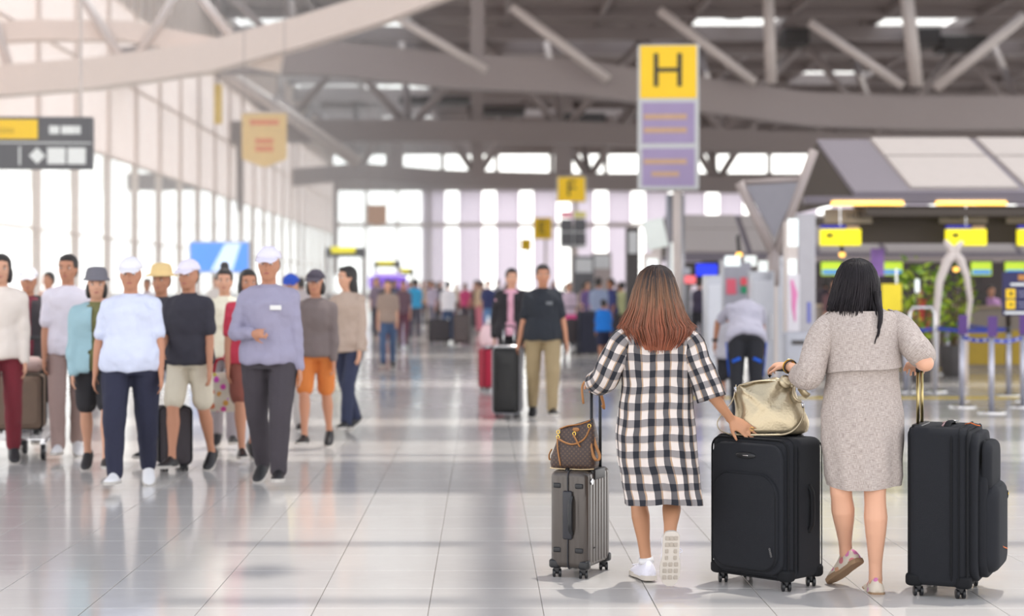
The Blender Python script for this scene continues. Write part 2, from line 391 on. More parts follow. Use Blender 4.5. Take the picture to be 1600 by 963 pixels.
# ================================================================ PEOPLE (generic builder)
# joints are root-relative; fw = facing direction, sd = the person's left
def joints(H=1.7, lean=0.0, yaw=0.0, arms=None, legs=None, gw=1.0, hdl=None):
    s = H/1.7
    fw, lf = V((0, -1, 0)), V((1, 0, 0))      # facing the camera at yaw 0; the person's left is +x
    def D(f, l, u): return (fw*f+lf*l+AZ*u).normalized()
    P = V((0, 0, .93*s)); up = D(math.sin(lean), 0, math.cos(lean))
    N = P+up*.50*s; J = {'P': P, 'N': N, 'up': up}
    hl = lean*.6 if hdl is None else hdl; hd = D(math.sin(hl), 0, math.cos(hl)); J['H'] = N+hd*.165*s; J['hd'] = hd
    for k, sg in (('L', 1), ('R', -1)):
        sh = N+lf*sg*.150*s*(gw*.5+.5)-up*.075*s; J['S'+k] = sh
        a = (arms or {}).get(k, ((.05, .12, -1), (.25, .05, -1)))
        ud = D(a[0][0], a[0][1]*sg, a[0][2]); fd = D(a[1][0], a[1][1]*sg, a[1][2])
        J['E'+k] = sh+ud*.285*s; J['W'+k] = J['E'+k]+fd*.245*s
        hp = P+lf*sg*.09*s*gw-AZ*.03*s; J['hip'+k] = hp
        g = (legs or {}).get(k, ((0, .02, -1), (0, 0, -1)))
        td = D(g[0][0], g[0][1]*sg, g[0][2]); kd = D(g[1][0], g[1][1]*sg, g[1][2])
        J['K'+k] = hp+td*.415*s; J['A'+k] = J['K'+k]+kd*.405*s
        pitch = g[2] if len(g) > 2 else 0     # foot pitch, + = heel raised
        J['F'+k] = D(math.cos(pitch), .12*sg, -math.sin(pitch))
    low = min(J['A'+k].z-.08*s-max(0, -J['F'+k].z)*.16*s for k in 'LR')
    M = Matrix.Rotation(yaw, 3, 'Z'); J2 = {}
    for k, v in J.items():
        v = v.copy()
        if k in ('up', 'hd', 'FL', 'FR'): J2[k] = M@v
        else: v.z -= low; J2[k] = M@v
    J2['fw'] = M@fw; J2['lf'] = M@lf; J2['s'] = s; J2['gw'] = gw
    return J2
TORSO = [(-.17, .125, .085), (-.10, .155, .108), (0, .162, .112), (.18, .150, .103), (.38, .138, .095), (.6, .152, .108), (.78, .160, .108), (.88, .145, .092), (.95, .095, .07), (1.0, .062, .06)]
def torso(mb, J, infl=0, t0=-.17, t1=1.0, flare=0, bust=0, belly=0, n=20, fold=0, seed=0):
    P, N = J['P'], J['N']; d = N-P; lf = J['lf']; s = J['s']; up = d.normalized(); fv = lf.cross(up); fv = fv if fv.dot(J['fw']) > 0 or abs(up.z) < .3 else -fv
    if fv.dot(J['fw']) < 0 and abs(up.z) > .3: fv = -fv
    R = []; ts = [t0+(t1-t0)*i/16 for i in range(17)]
    for t in ts:
        a = TORSO[0]
        for q0, q1 in zip(TORSO[:-1], TORSO[1:]):
            if q0[0] <= t <= q1[0]+1e-9:
                k = (t-q0[0])/(q1[0]-q0[0]); a = (t, q0[1]*(1-k)+q1[1]*k, q0[2]*(1-k)+q1[2]*k); break
        if t < TORSO[0][0]: a = (t, TORSO[1][1], TORSO[1][2])
        w_ = J['gw'] if t < .85 else 1
        g = infl+flare*max(0, (.35-t)); off = fv*(bust*math.exp(-((t-.68)/.12)**2)+belly*math.exp(-((t-.2)/.2)**2))*s
        ring = []
        for j in range(n):
            th = 2*PI*j/n; f_ = 1+fold*math.sin(5*th+seed+t*3)*(1-t)
            ring.append(P+d*t+off+lf*((a[1]*s*w_+g)*f_*math.cos(th))+fv*((a[2]*s*w_+g+belly*.5*math.exp(-((t-.2)/.2)**2))*f_*math.sin(th)))
        R.append(ring)
    mb.rings(R)
def hand(mb, Wp, d, pn, s=1.0, left=True, curl=.5, spread=.12, n=8):   # d hand direction, pn palm normal
    d = V(d).normalized(); pn = V(pn); pn = (pn-d*pn.dot(d)).normalized(); th = d.cross(pn)*(1 if left else -1)  # toward the thumb
    L = .088*s
    mb.tube([Wp-d*.02*s, Wp, Wp+d*.02*s, Wp+d*.05*s, Wp+d*L, Wp+d*(L+.008)], [(.026*s, .019*s), (.026*s, .019*s), (.032*s, .018*s), (.039*s, .017*s), (.040*s, .014*s), (.036*s, .01*s)], 12, side=th)
    tips = []
    for i, (o, l, r) in enumerate(((.030, .068, .0086), (.010, .076, .0088), (-.010, .071, .0084), (-.029, .055, .0076))):
        p = Wp+d*(L-.012)*1.0+th*o*s; dd = (d+th*o/.03*spread).normalized(); pts = [p]; rd = [r*1.05*s]; a = 0
        for k, seg in enumerate((.48, .30, .22)):
            a += curl*(.55 if k == 0 else .8); q = dd*math.cos(a)+pn*math.sin(a)
            p = p+q*(l*seg*s+(.012*s if k == 0 else 0)); pts.append(p); rd.append(r*s*(1-.08*(k+1)))
        pts.append(p+q*.004*s); rd.append(r*.45*s); mb.tube(pts, rd, n); tips.append(p)
    p = Wp+d*.018*s+th*.024*s; q1 = (d*.62+th*.72+pn*.25).normalized(); q2 = (d*.85+th*.35+pn*(.3+.35*curl)).normalized()
    a_, b_ = p+q1*.036*s, p+q1*.036*s+q2*.032*s
    mb.tube([p-q1*.01*s, p, a_, b_, b_+q2*.02*s, b_+q2*.025*s], [.012*s, .0135*s, .011*s, .0095*s, .0085*s, .004*s], n)
    return tips
HEADR = [(-.118, .014, .018, .045), (-.106, .040, .042, .040), (-.085, .055, .060, .025), (-.055, .066, .078, .010), (-.02, .071, .088, .002), (.015, .0745, .0945, -.003), (.05, .0755, .096, -.007), (.08, .068, .087, -.009), (.102, .050, .064, -.010), (.114, .028, .036, -.010), (.118, .010, .012, -.010)]
def head_frame(J, turn=0, nod=0):
    up = J['hd']; M = Matrix.Rotation(turn, 3, up); f = M@J['fw']; f = (f-up*f.dot(up)).normalized()
    if nod: f, up = (f*math.cos(nod)-up*math.sin(nod)), (up*math.cos(nod)+f*math.sin(nod))
    return J['H'], f, up.cross(f), up
def head(mb, hf, s=1.0, n=20, ears=True):
    c, f, l, u = hf
    mb.rings([[c+l*(rx*s*math.cos(2*PI*j/n))+f*((ry*math.sin(2*PI*j/n)+oy)*s)+u*z*s for j in range(n)] for z, rx, ry, oy in HEADR])
    M = Matrix((l, f, u)).transposed()
    mb.tube([c+f*.090*s+u*.012*s, c+f*.101*s-u*.012*s, c+f*.110*s-u*.030*s, c+f*.095*s-u*.040*s], [.008*s, .010*s, .013*s, .008*s], 8)
    mb.ell(c+f*.080*s-u*.062*s, (.024*s, .018*s, .014*s), M=M); mb.ell(c+f*.087*s+u*.026*s, (.05*s, .014*s, .010*s), M=M)
    mb.ell(c+f*.062*s-u*.1*s, (.02*s, .02*s, .015*s), M=M)
    for q in (-1, 1):
        mb.ell(c+l*q*.044*s+f*.062*s-u*.03*s, (.02*s, .02*s, .02*s), M=M)
        if ears: mb.ell(c+l*q*.076*s-f*.006*s-u*.008*s, (.008*s, .018*s, .030*s), M=M)
def leg(mb, J, k, g=1.0, thin=1.0, t0=0, n=14):
    s = J['s']*thin; h, kn, a = J['hip'+k], J['K'+k], J['A'+k]; back = -J['fw']
    mb.limb(h, kn, .080*s*g, .053*s*g, n)
    pts, rd = [], []
    for t, r, o in ((-.04, .046, 0), (0, .053, 0), (.12, .052, .006), (.28, .057, .014), (.45, .050, .012), (.62, .041, .006), (.8, .034, 0), (.93, .033, 0), (1.0, .035, 0), (1.06, .03, 0)):
        pts.append(kn+(a-kn)*t+back*o*s); rd.append(r*s*(g if t < .7 else 1))
    mb.tube(pts, rd, n)
def foot(mb, J, k, s=None):
    s = s or J['s']; a = J['A'+k]; f = J['F'+k]; side = f.cross(AZ); side = -J['lf'] if side.length < .4 else side.normalized(); u = side.cross(f).normalized()
    mb.tube([a-f*.045*s-u*.045*s, a-f*.03*s-u*.04*s, a+f*.03*s-u*.035*s, a+f*.09*s-u*.05*s, a+f*.15*s-u*.06*s, a+f*.175*s-u*.063*s], [(.022*s, .02*s), (.032*s, .035*s), (.034*s, .04*s), (.040*s, .024*s), (.036*s, .015*s), (.02*s, .01*s)], 12, side=side)
def arm(mb, J, k, g=1.0, handcurl=.5, handdir=None, pn=None, n=12, hs=1.0):
    s = J['s']; S, E, Wp = J['S'+k], J['E'+k], J['W'+k]
    mb.limb(S, E, .048*s*g, .036*s*g, n)
    mb.limb(E, Wp, .037*s*g, .024*s, n, bulge=1.08)
    N = J['N']; mb.limb(N-J['up']*.02*s, S, .042*s, .046*s*g, n)
    d = handdir or (Wp-E).normalized(); sg = 1 if k == 'L' else -1
    p = pn or (-J['lf']*sg)
    return hand(mb, Wp, d, p, s*hs, k == 'L', handcurl)
def full_body(J, hf, g=1.0, curl=(.5, .5), hd=(None, None), pn=(None, None), lite=False, ag=1.0):
    mb = MB(); torso(mb, J)
    mb.limb(J['N']-J['up']*.04*J['s'], J['H']-hf[3]*.03*J['s'], .056*J['s'], .052*J['s'])
    head(mb, hf, J['s']*1.0)
    for i, k in enumerate('LR'):
        leg(mb, J, k, g); foot(mb, J, k); arm(mb, J, k, ag, curl[i], hd[i], pn[i])
    return mb
def shoe(name, J, k, m, msole, parent, high=0, s=None, tread=False):
    s = s or J['s']; a = J['A'+k]; f = J['F'+k]; side = f.cross(AZ); side = -J['lf'] if side.length < .4 else side.normalized(); u = side.cross(f).normalized()
    o = a-u*.083*s
    up_ = MB(); R = []
    for x, w_, h in ((-.072, .016, .055), (-.066, .030, .078), (-.045, .042, .100), (0, .045, .104), (.035, .046, .098), (.07, .048, .078), (.11, .051, .062), (.15, .048, .052), (.185, .034, .040), (.200, .013, .024)):
        ring = []
        for j in range(14):
            th = 2*PI*j/14; sy = math.sin(th); ring.append(o+f*x*s+side*(w_*s*math.cos(th)*(1 if sy < 0 else .92+.08*math.cos(2*th)))+u*((.018+(h-.018)*max(0, sy)+.008*min(0, sy))*s))
        R.append(ring)
    up_.rings(R); sh = part('shoe', up_, m, parent, smooth=True)
    so = MB(); R = []
    for x, w_ in ((-.080, .012), (-.074, .030), (-.050, .042), (0, .042), (.05, .042), (.10, .051), (.15, .050), (.190, .034), (.206, .014)):
        z1 = .024
        R.append([o+f*x*s+side*q*w_*s+u*z*s for q, z in ((-1, 0), (-.6, -.001), (.6, -.001), (1, 0), (1.05, z1*.5), (1, z1), (-1, z1), (-1.05, z1*.5))])
    so.rings(R); part('sole', so, msole, sh)
    return sh, (o, f, side, u, s)
def eyes(parent, hf, s):
    c, f, l, u = hf; M = Matrix((l, f, u)).transposed()
    for q in (-1, 1):
        mb = MB(); mb.ell(c+l*q*.031*s+f*.083*s+u*.006*s, (.014*s, .009*s, .007*s), M=M, n=8, k=5); e_ = part('eye', mb, EYEW, parent, smooth=True)
        mb = MB(); mb.ell(c+l*q*.031*s+f*.090*s+u*.006*s, (.006*s, .004*s, .006*s), M=M, n=8, k=5); part('iris', mb, HAIRD, e_, smooth=True)
    mb = MB(); mb.ell(c+f*.093*s-u*.062*s, (.022*s, .006*s, .006*s), M=M, n=10, k=5); part('lips', mb, LIP, parent, smooth=True)
    for q in (-1, 1):
        mb = MB(); mb.ell(c+l*q*.031*s+f*.090*s+u*.027*s, (.019*s, .006*s, .004*s), M=M, n=8, k=5); part('eyebrow', mb, HAIRD, parent, smooth=True)
EYEW = mat('eye_white', (225, 220, 215), .3, var=0); LIP = mat('lips', (165, 95, 90), .5, var=0)
HAIRD = mat('dark_hair', (34, 28, 27), .45, bump=.4, bs=180); HAIRG = mat('grey_hair', (120, 115, 112), .5, bump=.4, bs=180)
SK = [mat('skin_a', (205, 155, 128), .55, var=.05, spec=.35), mat('skin_b', (186, 132, 104), .55, var=.05, spec=.35), mat('skin_c', (160, 110, 84), .55, var=.05, spec=.35)]
def hair(hf, s, kind, m, parent, vox=.012, hatted=False):
    c, f, l, u = hf; M = Matrix((l, f, u)).transposed(); mb = MB()
    mb.ell(c-f*.018*s+u*.032*s, (.086*s, .100*s, .098*s), M=M, n=18, k=12)
    mb.ell(c-f*.045*s-u*.01*s, (.080*s, .070*s, .085*s), M=M, n=18, k=12)
    if hatted: mb = MB(); mb.ell(c-f*.030*s+u*.0*s, (.082*s, .080*s, .085*s), M=M, n=18, k=12)
    else: mb.ell(c+f*.045*s+u*.088*s, (.062*s, .045*s, .030*s), M=M)
    if kind == 'long':
        R = []
        for z, rx, ry, o in ((.05, .08, .07, -.03), (-.03, .092, .07, -.035), (-.10, .10, .065, -.045), (-.17, .105, .055, -.055), (-.24, .10, .045, -.06), (-.29, .085, .03, -.06)):
            R.append([c+l*rx*s*math.cos(2*PI*j/16)+f*(ry*math.sin(2*PI*j/16)+o)*s+u*z*s for j in range(16)])
        mb.rings(R)
    if kind == 'bun': mb.ell(c-f*.03*s+u*.145*s, (.045*s,)*3, M=M)
    if kind == 'bob':
        for q in (-1, 1): mb.ell(c+l*q*.066*s-f*.01*s-u*.05*s, (.03*s, .06*s, .075*s), M=M)
        mb.ell(c-f*.06*s-u*.06*s, (.075*s, .045*s, .07*s), M=M)
    me = remesh(mb, 'hair', m, vox, 3); return link('hair', me, parent)
def hat(hf, s, kind, m, parent):
    c, f, l, u = hf; mb = MB(); n = 20
    if kind == 'cap':
        R = []
        for i in range(8):
            a = PI/2*i/7.3; R.append([c-f*.012*s+l*.094*s*math.cos(a)*math.cos(2*PI*j/n)+f*.112*s*math.cos(a)*math.sin(2*PI*j/n)+u*(.045+.095*math.sin(a))*s for j in range(n)])
        mb.rings(R)
        R = []
        for t in (0, .5, 1):
            y = .085+.095*t; w_ = .082*(1-.5*t*t); z = .052-.03*t
            R.append([c+f*y*s+l*w_*s*q+u*(z-.012*q*q+dz)*s for q, dz in ((-1, 0), (-.5, 0), (0, 0), (.5, 0), (1, 0), (1, .006), (.5, .006), (0, .006), (-.5, .006), (-1, .006))])
        v = MB(); v.rings(R); o = part('cap', mb, m, parent, smooth=True); part('visor', v, m, o)
    else:
        br = .16 if kind == 'wide' else .13; R = []
        for r, z in ((br*.98, .040), (br, .048), (.11, .062), (.105, .07), (.1, .11), (.085, .145), (.05, .158), (.01, .16)):
            R.append([c-f*.008*s+l*r*.92*s*math.cos(2*PI*j/n)+f*r*1.08*s*math.sin(2*PI*j/n)+u*z*s for j in range(n)])
        mb.rings(R); part('hat', mb, m, parent, smooth=True)
def cloth(name, c, **k):
    return mat(name, c, k.pop('rough', .85), var=k.pop('var', .07), vs=k.pop('vs', 8), bump=k.pop('bump', .25), bs=k.pop('bs', 40), **k)
def person(X, Y, label, H=1.68, yaw=0, lean=0.05, arms=None, legs=None, gw=1.0, top=None, sleeve='short', bottom=None, blen='long', shoes=None, hr='short', hc=None, cap=None, capc=None, skin=1, turn=0, nod=0, vox=.013, group=None, topkw=None, det=True, hem=-.12, vest=None, curl=(.5, .5), jacket=None, name='person', hdl=None):
    J = joints(H, lean, yaw, arms, legs, gw, hdl); s = J['s']; hf = head_frame(J, turn, nod)
    root = thing(name, label, 'person', (X, Y, 0), 0, group)
    mb = full_body(J, hf, curl=curl); me = remesh(mb, 'body', SK[skin], vox, 2); link('body', me, root)
    # top
    tk = topkw or {}; mb = MB()
    torso(mb, J, .026, hem, 1.0, flare=.06, fold=.02, seed=X*7, **tk)
    for k in 'LR':
        S, E, Wp = J['S'+k], J['E'+k], J['W'+k]; N = J['N']
        mb.limb(N-J['up']*.015*s, S, .046*s, .060*s)
        if sleeve == 'short': mb.limb(S, S+(E-S)*.75, .062*s, .056*s)
        elif sleeve == 'long': mb.limb(S, E, .062*s, .05*s); mb.limb(E, E+(Wp-E)*.92, .05*s, .036*s)
        elif sleeve == 'mid': mb.limb(S, E, .062*s, .052*s); mb.limb(E, E+(Wp-E)*.3, .052*s, .048*s)
    o = link('shirt' if not jacket else 'shirt', remesh(mb, 'shirt', top, vox, 3, rum=.035), root)
    if jacket:
        mb = MB(); torso(mb, J, .044, hem-.03, .96, flare=.08, fold=.02, seed=X*3)
        for k in 'LR':
            S, E, Wp = J['S'+k], J['E'+k], J['W'+k]; mb.limb(J['N']-J['up']*.02*s, S, .056*s, .076*s); mb.limb(S, E, .077*s, .064*s); mb.limb(E, E+(Wp-E)*.93, .064*s, .050*s)
        me = remesh(mb, 'jacket', jacket, vox, 3, rum=.035)
        # open front: drop the faces over the chest's middle line
        import bmesh
        bm = bmesh.new(); bm.from_mesh(me); fwv, lf = J['fw'], J['lf']; P = J['P']
        kill = [f for f in bm.faces if (f.calc_center_median()-P).dot(fwv) > .03*s and abs((f.calc_center_median()-P).dot(lf)) < .042*s+.02*((f.calc_center_median()-P).z < .1)]
        bmesh.ops.delete(bm, geom=kill, context='FACES'); bm.to_mesh(me); bm.free(); link('jacket', me, root)
    if cap != 'none':
        mb = MB(); mb.tube([J['N']-J['up']*.03*s, J['N']+J['up']*.022*s], [(.084*s, .082*s), (.066*s, .068*s)], 14, side=J['lf']); part('collar', mb, top, root, smooth=True)
    # bottom
    mb = MB(); torso(mb, J, .024, -.18, .20, n=20)
    if blen == 'skirt':
        hp = J['P']; R = []
        for t, w_ in ((0, .17), (.25, .19), (.6, .2), (1, .21)):
            c = hp+(((J['KL']+J['KR'])/2)-hp)*t*.95; R.append([c+J['lf']*w_*s*(1+.04*math.sin(4*j))*math.cos(2*PI*j/24)+J['fw']*w_*.72*s*math.sin(2*PI*j/24) for j in range(24)])
        mb.rings(R)
    else:
        for k in 'LR':
            h, kn, a = J['hip'+k], J['K'+k], J['A'+k]; g = J['gw']
            if blen == 'shorts': mb.limb(h, h+(kn-h)*.82, .098*s*g, .088*s*g)
            else:
                mb.limb(h, kn, .098*s*g, .072*s*g); mb.limb(kn, a+(a-kn)*.02, .072*s*g, .060*s)
                mb.limb(kn, a+(a-kn)*.05, .06*s, .052*s)
    link({'shorts': 'shorts', 'skirt': 'skirt'}.get(blen, 'trousers'), remesh(mb, 'trousers', bottom, vox, 2, rum=.014), root)
    sm = shoes or BLK
    for k in 'LR': shoe('shoe', J, k, sm, SOLE, root)
    if hr: hair(hf, s, hr, hc or HAIRD, root, vox, bool(cap and cap != 'none'))
    if cap and cap != 'none': hat(hf, s, cap, capc, root)
    if det and J['fw'].y < .3: eyes(root, hf, s)
    return root, J, hf
BLK = mat('black_leather', (30, 28, 30), .5); SOLE = mat('rubber_sole', (190, 185, 178), .7); WHT = mat('white_canvas', (225, 224, 226), .7)
def C(n, *c): return cloth(n, c)
STEP_L = {'L': ((.36, 0, -1), (.08, -.02, -1), -.05), 'R': ((-.16, 0, -1), (-.5, -.02, -1), .5)}
STEP_R = {'R': ((.36, 0, -1), (.08, -.02, -1), -.05), 'L': ((-.16, 0, -1), (-.5, -.02, -1), .5)}
STAND = None
HOLDBAG = ((.15, .1, -1), (.9, -.1, -.35)); HANG = ((.05, .14, -1), (.2, .08, -1))
# left crowd -------------------------------------------------
def at(px, py): Y = GY(py); return ((px-755)*Y/F, Y)
white = C('white_cloth', 228, 226, 232)
def P(px, py, *a, **k): x, y = at(px, py); return person(x, y, *a, **k)
person_at = P
P(205, 762, 'man in pale blue polo shirt, white cap and navy trousers, striding at the front', H=1.66, yaw=.08, gw=1.22, legs=STEP_R, arms={'R': ((-.1, .28, -1), (.1, .1, -1)), 'L': ((.1, .2, -1), (.15, .05, -1))}, top=C('pale_blue_polo', 206, 212, 232), bottom=C('navy_trousers', 34, 36, 58), shoes=WHT, cap='cap', capc=white, skin=1, topkw={'belly': .03})
gv = P(421, 758, 'older man in grey-violet shirt and white cap with charcoal trousers, hand at his belly', H=1.74, yaw=-.05, gw=1.15, legs=STEP_L, sleeve='long', arms={'R': ((.1, .35, -1), (.75, -.75, .02)), 'L': ((0, .16, -1), (.1, .1, -1))}, top=C('grey_violet_shirt', 150, 146, 168), bottom=C('charcoal_trousers', 62, 56, 62), cap='cap', capc=C('pale_cap', 222, 218, 234), skin=1)
P(151, 738, 'woman in teal open cardigan, olive patterned top and black knee shorts', H=1.58, yaw=.2, legs=STEP_L, top=C('olive_pattern_top', 110, 108, 66), jacket=C('teal_cardigan', 150, 182, 190), bottom=C('black_shorts', 36, 34, 38), blen='shorts', hr='bob', cap='hat', capc=C('grey_sunhat', 110, 108, 116), skin=0)
P(106, 716, 'man in white short-sleeved shirt and taupe trousers walking beside the luggage trolley', H=1.73, yaw=.25, legs=STEP_R, top=C('white_shirt', 222, 216, 226), bottom=C('taupe_trousers', 158, 134, 128), shoes=WHT, skin=1, turn=-.3)
P(2, 728, 'person in cream top and dark red trousers cut by the left edge', H=1.72, yaw=.2, sleeve='long', legs=STEP_R, top=C('cream_top', 226, 214, 204), bottom=C('dark_red_trousers', 122, 34, 48), skin=0, hr='bob')
P(45, 700, 'person in black jacket over maroon top and white cap behind the brown case', H=1.62, yaw=.15, sleeve='long', legs=STEP_L, top=C('maroon_top', 120, 40, 56), jacket=C('black_jacket', 52, 46, 50), bottom=C('dark_slacks', 46, 44, 52), cap='cap', capc=white, skin=1)
P(254, 722, 'person in straw-coloured sun hat and dark top behind the striding man', H=1.62, yaw=-.2, legs=STEP_R, top=C('dark_grey_top', 56, 54, 62), bottom=C('dark_grey_slacks', 60, 58, 66), cap='wide', capc=C('straw_hat', 226, 196, 138), skin=1)
P(297, 738, 'person in black top, white cap and cream shorts, arm bent forward', H=1.66, yaw=-.25, legs=STEP_R, arms={'R': ((.1, .2, -1), (.8, -.3, -.3)), 'L': HANG}, top=C('black_tee', 48, 46, 56), bottom=C('cream_shorts', 206, 196, 176), blen='shorts', cap='cap', capc=C('lilac_cap', 226, 220, 234), skin=1)
P(351, 700, 'woman with dark hair bun in pale yellow top carrying the floral bag', H=1.62, yaw=.1, sleeve='long', legs=STEP_L, arms={'R': ((.1, .15, -1), (.25, .05, -1)), 'L': HANG}, top=C('pale_yellow_top', 228, 222, 200), bottom=C('grey_skirt_cloth', 150, 142, 146), hr='bun', skin=0)
P(387, 722, 'person in red top and brown shorts half hidden behind the grey-violet shirt', H=1.60, yaw=.3, legs=STEP_R, top=C('red_top', 196, 56, 78), bottom=C('rust_shorts', 130, 72, 60), blen='shorts', skin=1, hr='bob')
P(494, 700, 'woman in dark grey-brown jacket and orange knee shorts with dark cap', H=1.60, yaw=-.1, sleeve='long', legs=STEP_R, top=C('taupe_jacket', 112, 100, 98), bottom=C('orange_skirt', 200, 116, 52), blen='shorts', cap='cap', capc=C('dark_cap', 66, 60, 72), skin=1, hr='bob', hem=-.1)
P(545, 676, 'woman in beige-brown cardigan and navy jeans looking aside', H=1.66, yaw=-.5, sleeve='long', legs=STEP_L, top=C('beige_brown_cardigan', 176, 156, 142), bottom=C('navy_jeans', 44, 50, 76), skin=0, hr='long', turn=-.5, hem=-.2)
P(455, 672, 'person in bright blue cap between the grey-violet shirt and the orange shorts', H=1.60, yaw=0, top=C('yellow_top', 220, 196, 110), bottom=C('pale_slacks', 190, 184, 180), cap='cap', capc=C('blue_cap', 40, 78, 178), skin=0)
# middle
person_suit = person(*at(800, 632), 'young man in black suit and pink shirt pulling the red suitcase', H=1.68, yaw=-.12, legs=STEP_L, sleeve='long', arms={'R': ((-.15, .2, -1), (-.1, .1, -1)), 'L': ((.1, .15, -1), (.4, 0, -1))}, top=C('pink_shirt', 214, 160, 178), jacket=C('black_suit', 34, 31, 36), bottom=C('suit_trousers', 34, 31, 36), skin=0, hr='short', turn=.25)
bt = person(*at(848, 655), 'man in black T-shirt and khaki trousers pulling the black hard-shell suitcase', H=1.70, yaw=.05, gw=1.12, legs=STEP_L, arms={'R': ((-.12, .2, -1), (-.05, .22, -1)), 'L': ((.0, .25, -1), (.1, .15, -1))}, top=C('black_tshirt', 34, 38, 46), bottom=C('khaki_trousers', 150, 132, 100), shoes=BLK, skin=1, topkw={'belly': .012})
for (r_, J_, h_), c_, w_, z_, m_ in ((gv, .075, .085, .36, mat('chest_badge', (226, 224, 220), .6)), (bt, .06, .07, .36, mat('chest_print', (110, 112, 116), .7))):
    b = MB(); q = J_['P']+(J_['N']-J_['P'])*.70+J_['lf']*c_+J_['fw']*.150; b.box(q, (w_, .012, .035), bev=.004); part('chest_print', b, m_, r_)
# man bending over
J0 = person(*((1166-755)*19.5/F, 19.5), 'man in grey T-shirt and black shorts with blue stripes bending forward, seen from behind', H=1.68, yaw=PI*.97, lean=.72, hdl=1.9, gw=1.15, arms={'L': ((.75, .55, -.6), (-.2, .15, -1)), 'R': ((.8, .2, -.7), (.2, .1, -1))}, top=C('grey_tshirt', 160, 158, 172), bottom=C('black_sport_shorts', 28, 29, 36), skin=2, hr='short', det=False)
bend = J0[0]; J = J0[1]
for k, q in (('L', 1), ('R', -1)):
    a, b = J['hip'+k]+J['lf']*q*.122-AZ*.02, J['K'+k]+J['lf']*q*.078
    st = MB(); st.tube([a, (a+b)/2+J['lf']*q*.005, b], [(.008, .030)]*3, 8, side=J['lf'])
    part('blue_stripe', st, C('blue_trim', 20, 84, 190), bend, smooth=True); st = MB(); st.tube([J['hip'+k]-J['fw']*.112-AZ*.20-J['lf']*q*.03, J['hip'+k]-J['fw']*.105-AZ*.24+J['lf']*q*.06], [(.012, .018)]*2, 8, side=J['fw'])
    part('blue_stripe', st, C('blue_trim', 20, 84, 190), bend, smooth=True)
w_ = MB(); w_.tube([J['WL']+V((0, 0, .01)), J['WL']+V((0, 0, .045))], .036, 12); part('wristwatch', w_, BLK, bend)
person((1138-755)*20.6/F, 20.6, 'child in grey top and black shorts standing in front of the bending man', H=1.25, yaw=PI*.9, top=C('child_grey_top', 176, 174, 182), bottom=C('child_black_shorts', 34, 34, 40), blen='shorts', skin=2, vox=.016, det=False)
# boy in blue, trolley group
person(*at(943, 572), 'boy in bright blue T-shirt and navy shorts walking away', H=1.22, yaw=PI, legs=STEP_R, top=C('bright_blue_tee', 22, 112, 200), bottom=C('navy_shorts', 30, 34, 60), blen='shorts', shoes=C('blue_shoes', 60, 110, 190), skin=1, vox=.018, det=False)
g = 'travellers around the trolley in the middle distance'
mid = [(888, 545, 'woman in lilac flowered blouse pushing the pink trolley', (196, 176, 192), (50, 46, 58), 'bob', 1.58, .2),
 (935, 552, 'man in grey-blue shirt standing behind the boy', (134, 146, 172), (56, 56, 66), 'short', 1.68, PI*.9),
 (956, 548, 'person in navy polo shirt talking to the man in grey-blue', (52, 60, 110), (60, 60, 72), 'short', 1.66, -1.2),
 (972, 546, 'person in yellow-green top beside the plaid dress', (186, 188, 140), (80, 76, 80), 'short', 1.6, PI),
 (1092, 540, 'person in dark jacket under the blue screen', (60, 52, 72), (40, 40, 46), 'short', 1.66, PI*.8),
 (1076, 536, 'person in white top under the red screen', (206, 202, 210), (70, 66, 74), 'bob', 1.6, .4),
 (916, 536, 'person in purple top seen past the black T-shirt man', (104, 84, 130), (50, 46, 52), 'bob', 1.62, .6)]
for i, (px, py, lb, c1, c2, hr_, H_, yw) in enumerate(mid):
    person(*at(px, py), lb, H=H_, yaw=yw, top=C('mid_top%d' % i, *c1), bottom=C('mid_bottom%d' % i, *c2), hr=hr_, skin=i % 3, vox=.024, group=g, det=False)
